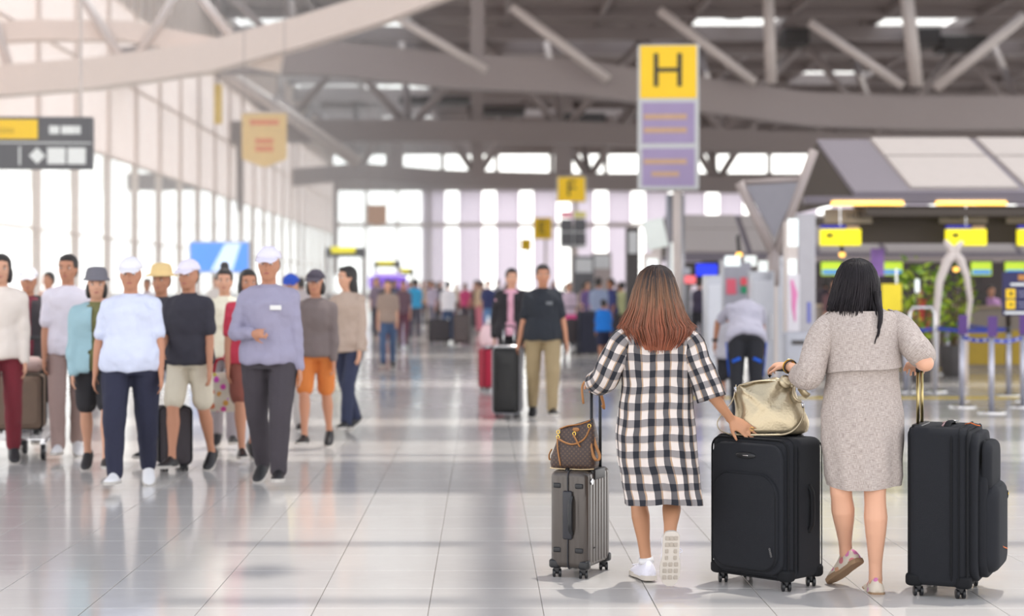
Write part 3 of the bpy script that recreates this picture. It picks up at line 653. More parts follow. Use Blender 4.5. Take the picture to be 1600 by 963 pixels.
# far crowd
g = 'distant travellers near the horizon'
far = [(606, 576, (150, 130, 118), (62, 84, 118), 'long', 'woman in tan-brown top and blue jeans standing alone in the left aisle'),
 (630, 545, (96, 70, 82), (90, 40, 60), 'short', 'far person in plum top right of the woman in jeans'),
 (648, 530, (40, 150, 196), (70, 66, 80), 'short', 'far person in turquoise top'),
 (700, 536, (226, 222, 226), (58, 78, 112), 'short', 'man in white shirt and jeans between two dark cases'),
 (676, 520, (170, 158, 176), (110, 106, 120), 'bob', 'far person in lilac-grey top left of the white shirt'),
 (727, 517, (190, 60, 110), (70, 60, 70), 'bob', 'far person in magenta top right of the white shirt'),
 (742, 512, (170, 120, 110), (60, 56, 62), 'short', 'far person in dusty pink top'),
 (763, 530, (48, 54, 96), (96, 132, 176), 'short', 'person in navy shirt left of the man in suit'),
 (660, 512, (190, 160, 130), (60, 56, 66), 'short', 'far person in sand-coloured top'),
 (589, 530, (120, 104, 120), (50, 50, 66), 'bob', 'far person in mauve top behind the beige-brown cardigan'),
 (618, 512, (80, 76, 110), (46, 46, 60), 'short', 'far person in slate top under the purple lights'),
 (640, 505, (150, 60, 70), (50, 46, 50), 'short', 'far person in brick red top'),
 (688, 506, (70, 70, 80), (40, 40, 50), 'short', 'far person in charcoal top'),
 (712, 503, (206, 190, 170), (90, 80, 80), 'bob', 'far person in cream top'),
 (755, 500, (120, 70, 60), (50, 46, 50), 'short', 'far person in rust top'),
 (668, 500, (200, 200, 206), (60, 60, 66), 'short', 'far person in pale grey top'),
 (866, 505, (80, 70, 110), (50, 46, 60), 'short', 'far person in violet top beside the black T-shirt'),
 (905, 508, (176, 160, 170), (50, 46, 60), 'short', 'far person in pale mauve top above the trolley'),
 (338, 560, (214, 206, 200), (120, 112, 112), 'short', 'far person in off-white top between the caps'),
 (470, 560, (190, 180, 180), (90, 86, 96), 'bob', 'far person in light grey top past the blue cap'),
 (230, 580, (200, 196, 206), (120, 112, 116), 'short', 'far person in pale top left of the straw hat'),
 (150, 600, (196, 150, 140), (100, 92, 96), 'short', 'far person in peach top past the teal cardigan'),
 (78, 610, (210, 170, 150), (110, 100, 100), 'short', 'far person in apricot top past the white shirt')]
for i, (px, py, c1, c2, hr_, lb) in enumerate(far):
    person(*at(px, py), lb, H=random.uniform(1.56, 1.72), yaw=random.choice([0, PI, .4, -.5, 2.6]), legs=random.choice([STEP_L, STEP_R, None]), top=C('far_top%d' % i, *c1), bottom=C('far_bottom%d' % i, *c2), hr=hr_, skin=i % 3, vox=.03, group=g, det=False)

cols = [('plum', 96, 70, 96), ('cream', 214, 200, 186), ('navy', 44, 50, 84), ('rust', 150, 84, 66), ('grey', 140, 136, 142), ('black', 44, 42, 48), ('teal', 60, 120, 130), ('rose', 190, 110, 124), ('sand', 186, 160, 132)]
rn = random.Random(11)
for i in range(36):
    a, c = cols[i % 9], cols[(i*4+i//9+1) % 9]; px = 566+rn.random()*232 if i < 26 else 858+rn.random()*120; Y = rn.uniform(46, 92)
    person((px-755)*Y/F, Y, 'tiny far traveller in %s top and %s trousers among the horizon crowd' % (a[0], c[0]), H=rn.uniform(1.55, 1.75), yaw=rn.uniform(0, 6), top=C('tiny_top_'+a[0], *a[1:]), bottom=C('tiny_bottom_'+c[0], *c[1:]), hr='short', skin=i % 3, vox=.045, group='horizon crowd', det=False)
# ================================================================ LUGGAGE
def fabric(name, c, rough=.8, scale=500, b=.3):
    m = mat(name, c, rough, var=.1, vs=12, bump=b, bs=scale); return m
M_BLKF = fabric('black_polyester', (20, 22, 28), .9); M_BLKF2 = fabric('black_polyester_side', (24, 26, 32), .9); M_PIPE = mat('black_rubber', (20, 21, 24), .75, spec=.25)
M_CHR = mat('chrome', (205, 205, 208), .2, 1, var=0); M_BRASS = mat('brass_tube', (176, 160, 112), .28, 1, var=.05); M_PLA = mat('black_plastic', (24, 25, 28), .4)
M_SHELL = mat('bronze_shell', (74, 67, 62), .33, .25, var=.06, vs=3, coat=.3); M_SEAM = mat('dark_frame', (38, 38, 44), .4)
def caster(parent, x, y, h=.062, r=.024, yaw=None):
    yaw = -parent.rotation_euler.z if yaw is None else yaw; ca, sa = math.cos(yaw), math.sin(yaw)
    b = MB(); rbox(b, V((x, y, r*1.1)), AX, AY, AZ, .034, .034, h-r*1.0, .01, .006); b.cyl((x-.02*ca, y-.02*sa, r), (x+.02*ca, y+.02*sa, r), .006, 8)
    o = part('caster', b, M_PLA, parent)
    for q in (-1, 1):
        w_ = MB(); w_.tube([(x+q*d_*ca, y+q*d_*sa, r) for d_ in (.007, .009, .021, .023)], [r*.8, r, r, r*.8], 20); part('wheel', w_, M_PLA, o)
        w_ = MB(); 
    return o
def ploop(w, h, r, c, X, Z, k=6): return rr_ring(w, h, r, c, X, Z, k)
def raised(mb, c, X, Z, Nv, w, h, r, dp, e=.012, m=0, arch=0):
    R = []
    for i in range(5):
        a = PI/2*i/4; R.append(rr_ring(w-2*e*(1-math.cos(a)), h-2*e*(1-math.cos(a)), max(.004, r-e*(1-math.cos(a))), c+Nv*(dp-e+e*math.sin(a)), X, Z))
    R = [rr_ring(w, h, r, c-Nv*.01, X, Z)]+R+[rr_ring(w*.5, h*.6, max(.003, r*.5), c+Nv*(dp+.004), X, Z), rr_ring(w*.08, h*.1, .002, c+Nv*(dp+.006), X, Z)]
    if arch:
        for q in R:
            for p in q:
                t = (p-c).dot(Z)
                if t > 0: p -= Z*arch*(((p-c).dot(X))/(w/2))**2*(t/(h/2))
    mb.rings(R, m)
def handle(name, root, a, b, out, m, r=.012):
    mb = MB(); a, b, out = V(a), V(b), V(out); pts = [a]
    for i in range(9): t = i/8; pts.append(a+(b-a)*(.04+.92*t)+out*(1-(2*t-1)**6))
    pts.append(b); mb.tube(pts, [(r*1.4, r*.7)]*len(pts), 10, side=(b-a).cross(out)); return part(name, mb, m, root, smooth=True)
def poles(root, xs, y, z0, z1, m, mg, r=.008, yoff=0):
    for x in xs:
        b = MB(); b.tube([(x, y, z0), (x, y, z1-.03)], r, 12); part('pull_pole', b, m, root, smooth=True)
    b = MB(); x0, x1 = xs; b.tube([(x0, y, z1-.034), (x0, y, z1-.012), (x0+.012, y, z1), (x1-.012, y, z1), (x1, y, z1-.012), (x1, y, z1-.034)], [(.011, .010)]*6, 12, side=(0, 1, 0)); part('pull_grip', b, mg, root, smooth=True)
def soft_case(name, label, loc, rz, Wd, Dp, Hb, Ht, deep=.04, right=False, group=None):
    root = thing(name, label, 'suitcase', loc, rz, group)
    H = Ht-Hb; c0 = V((0, 0, Hb)); b = MB(); rbox(b, c0, AX, AY, AZ, Wd, Dp, H, .05, .035, k=6, steps=6); part('body', b, M_BLKF, root, smooth=True)
    nf = V((0, -1, 0)); cz = Hb+H/2
    for y_, nm in ((-Dp/2+.012, 'front'), (Dp/2-.012, 'back'), (-Dp/2+.085, 'front')):
        b = MB(); ww = Wd+.004 if abs(y_) < Dp/2-.05 else Wd-.012; b.tube(ploop(ww, H-.008, .055, V((0, y_, cz)), AX, AZ), .0052 if y_ < 0 else .003, 8, loop=True); part('piping', b, M_PIPE, root, smooth=True)
    b = MB(); b.tube(ploop(Wd+.001, H+.001, .05, V((0, -Dp/2+.05, cz)), AX, AZ), [(.003, .009)]*28, 8, loop=True, side=(0, 1, 0)); part('zip_track', b, M_PIPE, root, smooth=True)
    # front panel and arched lower pocket
    b = MB(); raised(b, V((0, -Dp/2, cz)), AX, AZ, nf, Wd-.05, H-.05, .07, deep*.45); fp = part('front_panel', b, M_BLKF2, root, smooth=True)
    b = MB(); raised(b, V((0, -Dp/2-deep*.4, cz-.06)), AX, AZ, nf, Wd-.085, H-.20, .09, deep*.6, e=.016, arch=.03); pk = part('front_pocket', b, M_BLKF, root, smooth=True)
    pth = [p-AZ*(.03*(((p.x)/(Wd/2-.05))**2) if p.z > cz else 0) for p in ploop(Wd-.10, H-.215, .08, V((0, -Dp/2-deep*.9, cz-.06)), AX, AZ)]
    b = MB(); b.tube(pth, .003, 6, loop=True); part('pocket_zip', b, M_PIPE, pk, smooth=True)
    b = MB(); pz = Ht-.085; b.ell((0, -Dp/2-deep*.5, pz), (.062, .010, .017), n=16); bd = part('badge', b, M_PLA, root, smooth=True)
    b = MB(); b.box((.004, -Dp/2-deep*.5-.010, pz), (.030, .003, .004), bev=.001); part('badge_plate', b, M_CHR, bd)
    handle('top_handle', root, (-.10, -.02, Ht-.004), (.10, -.02, Ht-.004), (0, 0, .02), M_PIPE)
    sx = Wd/2
    handle('side_handle', root, (sx-.004, .03, cz-.12), (sx-.004, .03, cz+.12), (.022, 0, 0), M_PIPE)
    b = MB(); rbox(b, V((0, Dp/2-.03, Ht-.012)), AX, AY, AZ, .26, .05, .02, .02, .008); part('pole_socket', b, M_PLA, root)
    for x in (-1, 1):
        for y in (-1, 1):
            b = MB(); x_, y_ = x*(Wd/2-.035), y*(Dp/2-.035)
            rbox(b, V((x_, y_, Hb-.004)), AX, AY, AZ, .084, .084, .062, .035, .018); part('corner_guard', b, M_PIPE, root, smooth=True)
            caster(root, x*(Wd/2-.045), y*(Dp/2-.05))
    return root, cz, H
# --- middle case
c2, cz2, H2 = soft_case('suitcase', 'large black fabric suitcase between the two women with the gold handbag on top', (1.425, 8.69, 0), -PI/4, .475, .31, .055, .745)
poles(c2, (-.07, .07), .125, .74, 1.075, M_CHR, M_PLA)
b = MB(); zx, zy, zz = .165, -.155-.048, .215
for i in range(4): b.tube([V((zx+.003*i+.0045*math.cos(a), zy-.003, zz-.011*i+.0055*math.sin(a))) for a in [k*PI/3 for k in range(6)]], .0011, 5, loop=True)
o = part('zip_pull_chain', b, mat('dull_nickel', (140, 138, 136), .4, .8), c2, smooth=True); o['kind'] = 'stuff'
b = MB(); b.box((.2395, .05, .37), (.003, .004, .04)); part('side_tag', b, WHT, c2)
# --- right case
c3, cz3, H3 = soft_case('suitcase', 'tall black fabric suitcase at the far right with bulging front pockets', (2.275, 8.50, 0), math.radians(65.7), .47, .30, .055, .815, deep=.075)
poles(c3, (-.055, .055), .125, .81, 1.11, M_BRASS, M_PLA)
b = MB(); raised(b, V((-.01, -.15-.058, .625)), AX, AZ, V((0, -1, 0)), .34, .25, .07, .036, e=.034); up3 = part('upper_pocket', b, M_BLKF, c3, smooth=True)
b = MB(); raised(b, V((0, -.15-.058, .335)), AX, AZ, V((0, -1, 0)), .37, .43, .08, .068, e=.05); lp3 = part('lower_pocket', b, M_BLKF2, c3, smooth=True)
b = MB(); b.tube([(-.15, -.245, .525), (-.05, -.262, .53), (.10, -.262, .53), (.16, -.24, .525)], .004, 6); part('pocket_zip', b, M_PIPE, c3, smooth=True)
b = MB(); b.ell((.13, -.277, .475), (.014, .004, .02), n=12); lg = part('pocket_badge', b, M_PIPE, c3, smooth=True)
b = MB(); b.ell((.13, -.281, .478), (.006, .002, .006), n=10); part('badge_star', b, mat('badge_yellow', (226, 190, 60), .5), lg, smooth=True)
orange = mat('orange_cord', (214, 110, 50), .7)
b = MB(); b.tube([(-.14, -.235, .27), (-.155, -.25, .262), (-.16, -.25, .235), (-.15, -.25, .225)], .005, 8); zp = part('zip_puller', b, M_CHR, c3, smooth=True)
b = MB(); b.tube([(-.14, -.24, .272), (-.10, -.27, .262), (-.04, -.282, .238), (.06, -.284, .218)], .0028, 6); part('orange_string', b, orange, c3, smooth=True)
b = MB(); b.tube([(.02, -.09, .82), (.0, -.12, .83), (-.01, -.15, .82), (.03, -.16, .815)], .003, 6); part('orange_string', b, orange, c3, smooth=True)
b = MB(); b.tube([(-.10, .0, .818), (-.06, -.01, .832), (-.02, .01, .826), (.03, -.02, .834), (.06, .0, .826)], [(.006, .003)]*5, 8); part('luggage_tag_strap', b, mat('tag_pinkish', (170, 140, 140), .6), c3, smooth=True)
b = MB(); b.box((.10, -.02, .832), (.075, .04, .006), rot=.4, bev=.003); part('luggage_tag', b, mat('tag_silver', (150, 150, 152), .3, .5), c3)
# --- cabin case with ribs
c1 = thing('cabin_suitcase', 'small bronze hard-shell cabin suitcase carrying the patterned tote', 'suitcase', (.508, 9.02, 0), math.radians(-114))
Wd, Dp, Hb, Ht = .365, .215, .052, .548
def ribbed(y0, y1, name):
    b = MB(); R = []; n = 120; r = .04; H = Ht-Hb
    prof = [(0, .022), (.006, .010), (.018, .002), (.03, 0), (H-.03, 0), (H-.018, .002), (H-.006, .010), (H, .022)]
    base = []
    yc = (y0+y1)/2; D = y1-y0; out = -1 if yc < 0 else 1
    # outline: rounded on the outer side only, dense points so the grooves show
    pts = []
    k = 8; N1 = 12; N2 = 90
    for i in range(N1): pts.append((Wd/2, y0*0+(-(out)*0)+( (D-r)*i/N1 )))
    for i in range(k): a = PI/2*i/k; pts.append((Wd/2-r+r*math.cos(a), D-r+r*math.sin(a)))
    for i in range(N2): pts.append((Wd/2-r-(Wd-2*r)*i/N2, D))
    for i in range(k): a = PI/2+PI/2*i/k; pts.append((-Wd/2+r+r*math.cos(a), D-r+r*math.sin(a)))
    for i in range(N1+1): pts.append((-Wd/2, (D-r)*(1-i/N1)))
    for z, ins in prof:
        ring = []
        for x, y in pts:
            g = 0
            if y > D-.001 and .02 < z < H-.02: g = .0045*(1 if (abs(((x+.2)/.042) % 1-.5) > .36) else 0)
            if abs(abs(x)-Wd/2) < .001 and .02 < z < H-.02: g2 = .003*(1 if abs((y/.026) % 1-.5) > .36 else 0)
            else: g2 = 0
            xx = x*(1-ins/(Wd/2))-math.copysign(g2, x); yy = (y-g)-ins*(y/D)
            ring.append(V((xx, y_split+out*yy, Hb+z)))
        R.append(ring if out < 0 else ring[::-1])
    b.rings(R); return part(name, b, M_SHELL, c1)
y_split = 0.0
ribbed(-Dp/2, -.004, 'front_shell'); ribbed(.004, Dp/2, 'back_shell')
b = MB(); b.tube(ploop(Wd+.003, Ht-Hb+.001, .028, V((0, 0, (Ht+Hb)/2)), AX, AZ), [(.004, .0075)]*28, 8, loop=True, side=(0, 1, 0)); part('zip_seam', b, M_SEAM, c1)
for z in (.145, .475):
    for y in (-.06, .06):
        b = MB(); rbox(b, V((Wd/2-.006, y, z-.013)), AX, AY, AZ, .024, .045, .026, .01, .006); part('side_foot', b, M_PLA, c1, smooth=True)
for x in (-1, 1):
    for y in (-1, 1):
        b = MB(); rbox(b, V((x*(Wd/2-.028), y*(Dp/2-.028), Hb-.004)), AX, AY, AZ, .062, .062, .045, .025, .012); part('corner_guard', b, M_PLA, c1, smooth=True)
        caster(c1, x*(Wd/2-.032), y*(Dp/2-.035), .058, .021)
b = MB(); rbox(b, V((Wd/2+.004, .0, .20)), AX, AY, AZ, .018, .052, .25, .008, .01); lp_ = part('side_lock_plate', b, M_SEAM, c1)
handle('side_handle', c1, (Wd/2+.008, .022, .225), (Wd/2+.008, .022, .425), (.022, 0, 0), M_PLA, .008)
handle('top_handle', c1, (.02, -.02, Ht-.002), (.16, -.02, Ht-.002), (0, 0, .012), M_PLA, .008)
b = MB(); rbox(b, V((0, Dp/2-.018, Ht-.05)), AX, AY, AZ, .17, .042, .056, .018, .008); part('pole_socket', b, M_PLA, c1)
b = MB(); b.cyl((-.0+.12, Dp/2-.004, .495), (.12, Dp/2+.004, .495), .016, 16); part('combination_lock', b, M_CHR, c1)
for z in (.12, .135): b = MB(); b.ell((-.05+z, Dp/2-.001, .15), (.004, .003, .004), n=8, k=5); part('rivet', b, M_PLA, c1)
poles(c1, (-.065, .065), .085, .5, .995, M_PLA, M_PLA, r=.0085)

# --- monogram tote on the cabin case
def monogram():
    m = bpy.data.materials.new('monogram_canvas'); m.use_nodes = True; b = m.node_tree.nodes['Principled BSDF']; t = nn(m, 'ShaderNodeTexCoord'); sp = nn(m, 'ShaderNodeSeparateXYZ'); lk(m, t.outputs['Object'], sp.inputs[0])
    x, z = mth(m, 'MULTIPLY', sp.outputs[0], 42), mth(m, 'MULTIPLY', sp.outputs[2], 42)
    def flower(ox, oz, r, off):
        fx = mth(m, 'ABSOLUTE', mth(m, 'SUBTRACT', mth(m, 'FRACT', mth(m, 'ADD', x, ox)), .5)); fz = mth(m, 'ABSOLUTE', mth(m, 'SUBTRACT', mth(m, 'FRACT', mth(m, 'ADD', z, oz)), .5))
        a, c = mth(m, 'SUBTRACT', fx, off), mth(m, 'SUBTRACT', fz, off)
        return mth(m, 'LESS_THAN', mth(m, 'ADD', mth(m, 'MULTIPLY', a, a), mth(m, 'MULTIPLY', c, c)), r*r)
    k = mth(m, 'MAXIMUM', flower(0, 0, .085, .10), flower(.5, .5, .16, 0))
    col = mixc(m, mth(m, 'MULTIPLY', k, .38), lin((62, 46, 42)), lin((132, 102, 66))); lk(m, col, b.inputs['Base Color']); b.inputs['Roughness'].default_value = .5
    return m
TAN = mat('tan_leather', (160, 108, 58), .5, var=.1); GOLD = mat('gold_metal', (222, 186, 96), .25, 1, var=0); CREAM = mat('cream_piping', (214, 190, 150), .6)
tb = thing('tote_bag', 'brown monogram canvas tote with tan leather trim on the small case', 'handbag', (.475, 8.965, Ht+.004), -.30)
b = MB(); R = []
for z, w_, d, r, dx in ((0, .20, .10, .03, 0), (.006, .235, .125, .035, 0), (.03, .246, .132, .04, 0), (.08, .240, .128, .04, .002), (.13, .225, .112, .035, .006), (.18, .200, .08, .028, .010), (.215, .182, .05, .018, .012), (.235, .172, .030, .012, .013), (.232, .165, .014, .006, .013)):
    ring = rr_ring(w_, d, r, V((dx, 0, z)), AX, AY, 6)
    for p in ring:
        q = (p.x-dx)/(w_/2); p.z += (.030*q*abs(q) if z > .12 else .030*q*abs(q)*max(0, (z-.05)/.07)) if z > .05 else 0
        p.y += .004*math.sin(28*p.x+z*30)*(z > .03)
    R.append(ring)
b.rings(R); part('bag_body', b, monogram(), tb, smooth=True)
def strap(name, root, pts, m, r=(.006, .003), side=None, sub=3):
    pts = [V(p) for p in pts]; Q = []
    for i in range(len(pts)-1):
        p0, p1, p2, p3 = pts[max(i-1, 0)], pts[i], pts[i+1], pts[min(i+2, len(pts)-1)]
        for k in range(sub+1 if i == len(pts)-2 else sub):
            t = k/sub; Q.append(.5*((2*p1)+(p2-p0)*t+(2*p0-5*p1+4*p2-p3)*t*t+(3*p1-p0-3*p2+p3)*t**3))
    b = MB(); b.tube(Q, [r]*len(Q), 8, side=side); return part(name, b, m, root, smooth=True)
strap('rim_trim', tb, [(-.078, -.016, .205), (-.03, -.02, .223), (.03, -.019, .232), (.075, -.016, .248), (.098, -.014, .262)], TAN, (.0055, .0035), side=(0, 1, 0))
strap('handle_strap', tb, [(-.075, -.06, .16), (-.045, -.07, .145), (-.005, -.068, .132), (.035, -.06, .14), (.07, -.05, .168), (.09, -.03, .22)], TAN, (.005, .003))
strap('handle_strap', tb, [(.095, -.02, .20), (.12, -.04, .13), (.145, -.05, .075), (.135, -.06, .052), (.115, -.06, .07), (.10, -.055, .12), (.088, -.04, .17)], TAN, (.008, .003), side=(1, 0, 0))
strap('handle_strap', tb, [(-.118, -.02, .10), (-.132, -.02, .07), (-.130, -.02, .045), (-.12, -.02, .05)], TAN, (.008, .004), side=(0, 1, 0))
strap('vertical_trim', tb, [(-.078, -.058, .155), (-.075, -.066, .11), (-.066, -.071, .06), (-.058, -.071, .02)], TAN, (.004, .002), side=(1, 0, 0))
strap('shoulder_strap', tb, [(.055, -.035, .34), (.047, -.035, .42), (.058, -.02, .455)], TAN, (.006, .002)); 
strap('shoulder_strap', tb, [(.12, .06, .43), (.128, .055, .38), (.14, .05, .34), (.145, .04, .31), (.135, .04, .33)], TAN, (.008, .003))
strap('base_piping', tb, [(-.118, -.052, .006), (-.06, -.066, .003), (0, -.067, .003), (.06, -.066, .003), (.115, -.055, .006)], CREAM, (.003, .003))
b = MB(); b.ell((.015, -.034, .205), (.020, .003, .011), n=12, k=6); part('leather_tag', b, TAN, tb, smooth=True)
strap('zip_tassel', tb, [(.008, -.062, .18), (.022, -.07, .16), (.038, -.07, .13), (.045, -.068, .12)], TAN, (.006, .002))
for p in ((-.078, -.04, .19), (-.075, -.055, .165), (.012, -.058, .185), (.085, -.03, .225)):
    b = MB(); p = V(p); b.tube([p+V((.008*math.cos(a), .001, .010*math.sin(a))) for a in [k*PI/5 for k in range(10)]], .0032, 6, loop=True); part('gold_ring', b, GOLD, tb, smooth=True)
# --- gold handbag on the middle case
GB = mat('champagne_leather', (186, 172, 144), .34, .7, var=.08, vs=7, bump=.15, bs=90)
gb = thing('handbag', 'slouchy champagne gold leather handbag on the middle black suitcase', 'handbag', (1.445, 8.72, .756), -.10)
b = MB(); R = []; n = 72
for i in range(22):
    t = i/21; z = .262*t; w_ = (.185-.012*t-.045*t**3)+(.006*math.sin(t*9)); d = .085*(1-.1*t-.62*t**2.2)
    if i == 0: w_, d = .165, .07
    ring = []
    for j in range(n):
        a = 2*PI*j/n; ca, sa = math.cos(a), math.sin(a); ca_ = math.copysign(abs(ca)**.6, ca); sa_ = math.copysign(abs(sa)**.7, sa)
        fo = 1+.20*math.sin(t*PI*.9)*math.sin(4.3*a+2.2*math.sin(a*2)+t*2)*.6+.16*max(0, t-.5)*math.sin(11*a+1.5)
        x = ca_*w_+.012*math.sin(t*6+sa)-.01*t; y = sa_*d*fo-.020*math.exp(-((x+.3*(t-.45))/.022)**2)*(sa < 0)*t-.016*math.exp(-((x-.16*t+.12)/.02)**2)*(sa < 0)*t+.020*math.exp(-((x-.06-.25*(t-.8))/.018)**2)*(sa < 0)*t
        ring.append(V((x, y, z+(.018*math.sin(x*22+1)+.006*math.sin(x*61))*max(0, t-.6)*2.2+(-.035*(x > .10)*(x-.10)/.07 if t > .7 else 0))))
    R.append(ring)
b.rings(R); part('bag_body', b, GB, gb, smooth=True)
b = MB(); b.cyl((.075, -.035, .262), (.079, -.045, .266), .033, 24); b.ell((.077, -.044, .265), (.030, .006, .024)); part('round_flap', b, GB, gb, smooth=True)
strap('top_strap', gb, [(-.155, -.02, .24), (-.08, -.03, .262), (0, -.03, .268), (.08, -.03, .262), (.14, -.02, .235)], GB, (.012, .005), side=(0, 1, 0))
strap('ruffle', gb, [(.12, -.04, .235), (.115, -.06, .20), (.128, -.065, .175), (.15, -.06, .165)], GB, (.016, .008)); strap('ruffle', gb, [(.15, -.02, .235), (.17, -.035, .205), (.19, -.03, .19)], GB, (.02, .006))
strap('shoulder_strap', gb, [(-.168, -.015, .245), (-.175, -.02, .20), (-.195, -.02, .15), (-.235, -.02, .10), (-.262, -.02, .055), (-.25, -.03, .018), (-.20, -.06, -.002)], GB, (.010, .003), side=(0, 1, 0))
strap('shoulder_strap', gb, [(-.20, -.06, -.002), (-.10, -.115, .0), (.0, -.125, .002), (.07, -.115, .006), (.12, -.10, .03), (.155, -.085, .075), (.165, -.075, .12), (.158, -.07, .155)], GB, (.006, .003), side=(0, 0, 1))
for p, q in (((-.172, -.025, .235), (-.170, -.028, .205)), ((.157, -.075, .165), (.160, -.078, .135))):
    b = MB(); b.tube([p, q], [.008, .006], 8); part('buckle', b, M_CHR, gb, smooth=True)
b = MB(); b.box((.105, -.05, .20), (.0, .0, .0)); 

# ================================================================ THE TWO WOMEN
def plaid(name, su, sv, rot=0):
    m = bpy.data.materials.new(name); m.use_nodes = True; b = m.node_tree.nodes['Principled BSDF']; u = nn(m, 'ShaderNodeUVMap'); mp = nn(m, 'ShaderNodeMapping'); mp.inputs['Rotation'].default_value = (0, 0, rot); lk(m, u.outputs[0], mp.inputs[0]); sp = nn(m, 'ShaderNodeSeparateXYZ'); lk(m, mp.outputs[0], sp.inputs[0])
    no = nn(m, 'ShaderNodeTexNoise'); no.inputs['Scale'].default_value = 6; lk(m, u.outputs[0], no.inputs[0])
    wv = mth(m, 'MULTIPLY', mth(m, 'SUBTRACT', no.outputs[0], .5), .030)
    x = mth(m, 'FRACT', mth(m, 'DIVIDE', mth(m, 'ADD', sp.outputs[0], wv), su)); y = mth(m, 'FRACT', mth(m, 'DIVIDE', mth(m, 'ADD', sp.outputs[1], wv), sv))
    vd = mth(m, 'LESS_THAN', x, .42); vt = mth(m, 'MULTIPLY', mth(m, 'GREATER_THAN', x, .42), mth(m, 'LESS_THAN', x, .53)); hd = mth(m, 'LESS_THAN', y, .45); ht = mth(m, 'MULTIPLY', mth(m, 'GREATER_THAN', y, .45), mth(m, 'LESS_THAN', y, .52))
    c = mixc(m, vt, lin((214, 204, 198)), lin((176, 148, 122)))
    c = mixc(m, mth(m, 'MULTIPLY', ht, .35), c, lin((176, 148, 122)))
    c = mixc(m, mth(m, 'MULTIPLY', hd, .72), c, lin((86, 86, 92)))
    c = mixc(m, mth(m, 'MULTIPLY', vd, .86), c, lin((42, 46, 56)))
    c = mixc(m, mth(m, 'MULTIPLY', mth(m, 'MULTIPLY', vd, hd), .6), c, lin((22, 25, 33)))
    lk(m, c, b.inputs['Base Color']); b.inputs['Roughness'].default_value = .9; b.inputs['Specular IOR Level'].default_value = .2
    bu = nn(m, 'ShaderNodeBump'); bu.inputs['Strength'].default_value = .3; bu.inputs['Distance'].default_value = .004; n2 = nn(m, 'ShaderNodeTexNoise'); n2.inputs['Scale'].default_value = 25; lk(m, u.outputs[0], n2.inputs[0]); lk(m, n2.outputs[0], bu.inputs['Height']); lk(m, bu.outputs[0], b.inputs['Normal'])
    return m
def linen(name, c1, c2):
    m = bpy.data.materials.new(name); m.use_nodes = True; b = m.node_tree.nodes['Principled BSDF']; u = nn(m, 'ShaderNodeUVMap')
    f = []
    for s in ((650, 40, 1), (40, 560, 1)):
        mp = nn(m, 'ShaderNodeMapping'); mp.inputs['Scale'].default_value = s; lk(m, u.outputs[0], mp.inputs[0]); no = nn(m, 'ShaderNodeTexNoise'); no.inputs['Scale'].default_value = 1; no.inputs['Detail'].default_value = 3; lk(m, mp.outputs[0], no.inputs[0]); f.append(no.outputs[0])
    k = mth(m, 'MULTIPLY', mth(m, 'ADD', f[0], f[1]), .5); r = nn(m, 'ShaderNodeMapRange'); r.inputs[1].default_value = .40; r.inputs[2].default_value = .60; lk(m, k, r.inputs[0])
    lk(m, mixc(m, r.outputs[0], lin(c1), lin(c2)), b.inputs['Base Color']); b.inputs['Roughness'].default_value = .92; b.inputs['Specular IOR Level'].default_value = .2
    bu = nn(m, 'ShaderNodeBump'); bu.inputs['Strength'].default_value = .35; bu.inputs['Distance'].default_value = .002; lk(m, k, bu.inputs['Height']); lk(m, bu.outputs[0], b.inputs['Normal'])
    return m
def loft_cloth(name, rings, m, parent, circ, vs, cap=False, sol=.003):
    n = len(rings[0]); us = [circ*j/n for j in range(n+1)]; v = [0]
    for i in range(1, len(rings)):
        v.append(v[-1]+(sum((V(rings[i][j])-V(rings[i-1][j])).length for j in range(0, n, 8))/len(range(0, n, 8))))
    b = MB(); b.rings(rings, cap=cap, uv=(us, [vs+q for q in v])); o = part(name, b, m, parent, smooth=True); return o
def lerp_tab(tab, x):
    for a, b in zip(tab[:-1], tab[1:]):
        if (a[0]-x)*(b[0]-x) <= 0:
            t = (x-a[0])/(b[0]-a[0]+1e-12); t = t*t*(3-2*t)*.5+t*.5; return [p*(1-t)+q*t for p, q in zip(a[1:], b[1:])]
    return list(tab[0][1:]) if abs(x-tab[0][0]) < abs(x-tab[-1][0]) else list(tab[-1][1:])
def dress(name, parent, m, O, tab, Y0, fold, circ, nr=70, n=120, seed=0, vs=0, zoff=0, hemf=None):
    # tab: (row, left px, right px, depth radius, centre y offset)
    rows = [tab[0][0]+(tab[-1][0]-tab[0][0])*i/(nr-1) for i in range(nr)]; R = []
    for rw in rows:
        xl, xr, dy, oy = lerp_tab(tab, rw); a, c = W(xl, rw, Y0), W(xr, rw, Y0); cx = (a.x+c.x)/2; rx = (c.x-a.x)/2; z = a.z; t = (rw-tab[0][0])/(tab[-1][0]-tab[0][0]); ring = []
        for j in range(n):
            th = 2*PI*j/n+PI/2; f_ = fold(th, t, z)
            p = V((cx+rx*math.cos(th)*(1+f_*.25), Y0+oy+dy*math.sin(th)*(1+f_), z+(hemf(th, t) if hemf else 0)))
            ring.append(p-O)
        R.append(ring)
    return loft_cloth(name, R, m, parent, circ, vs)
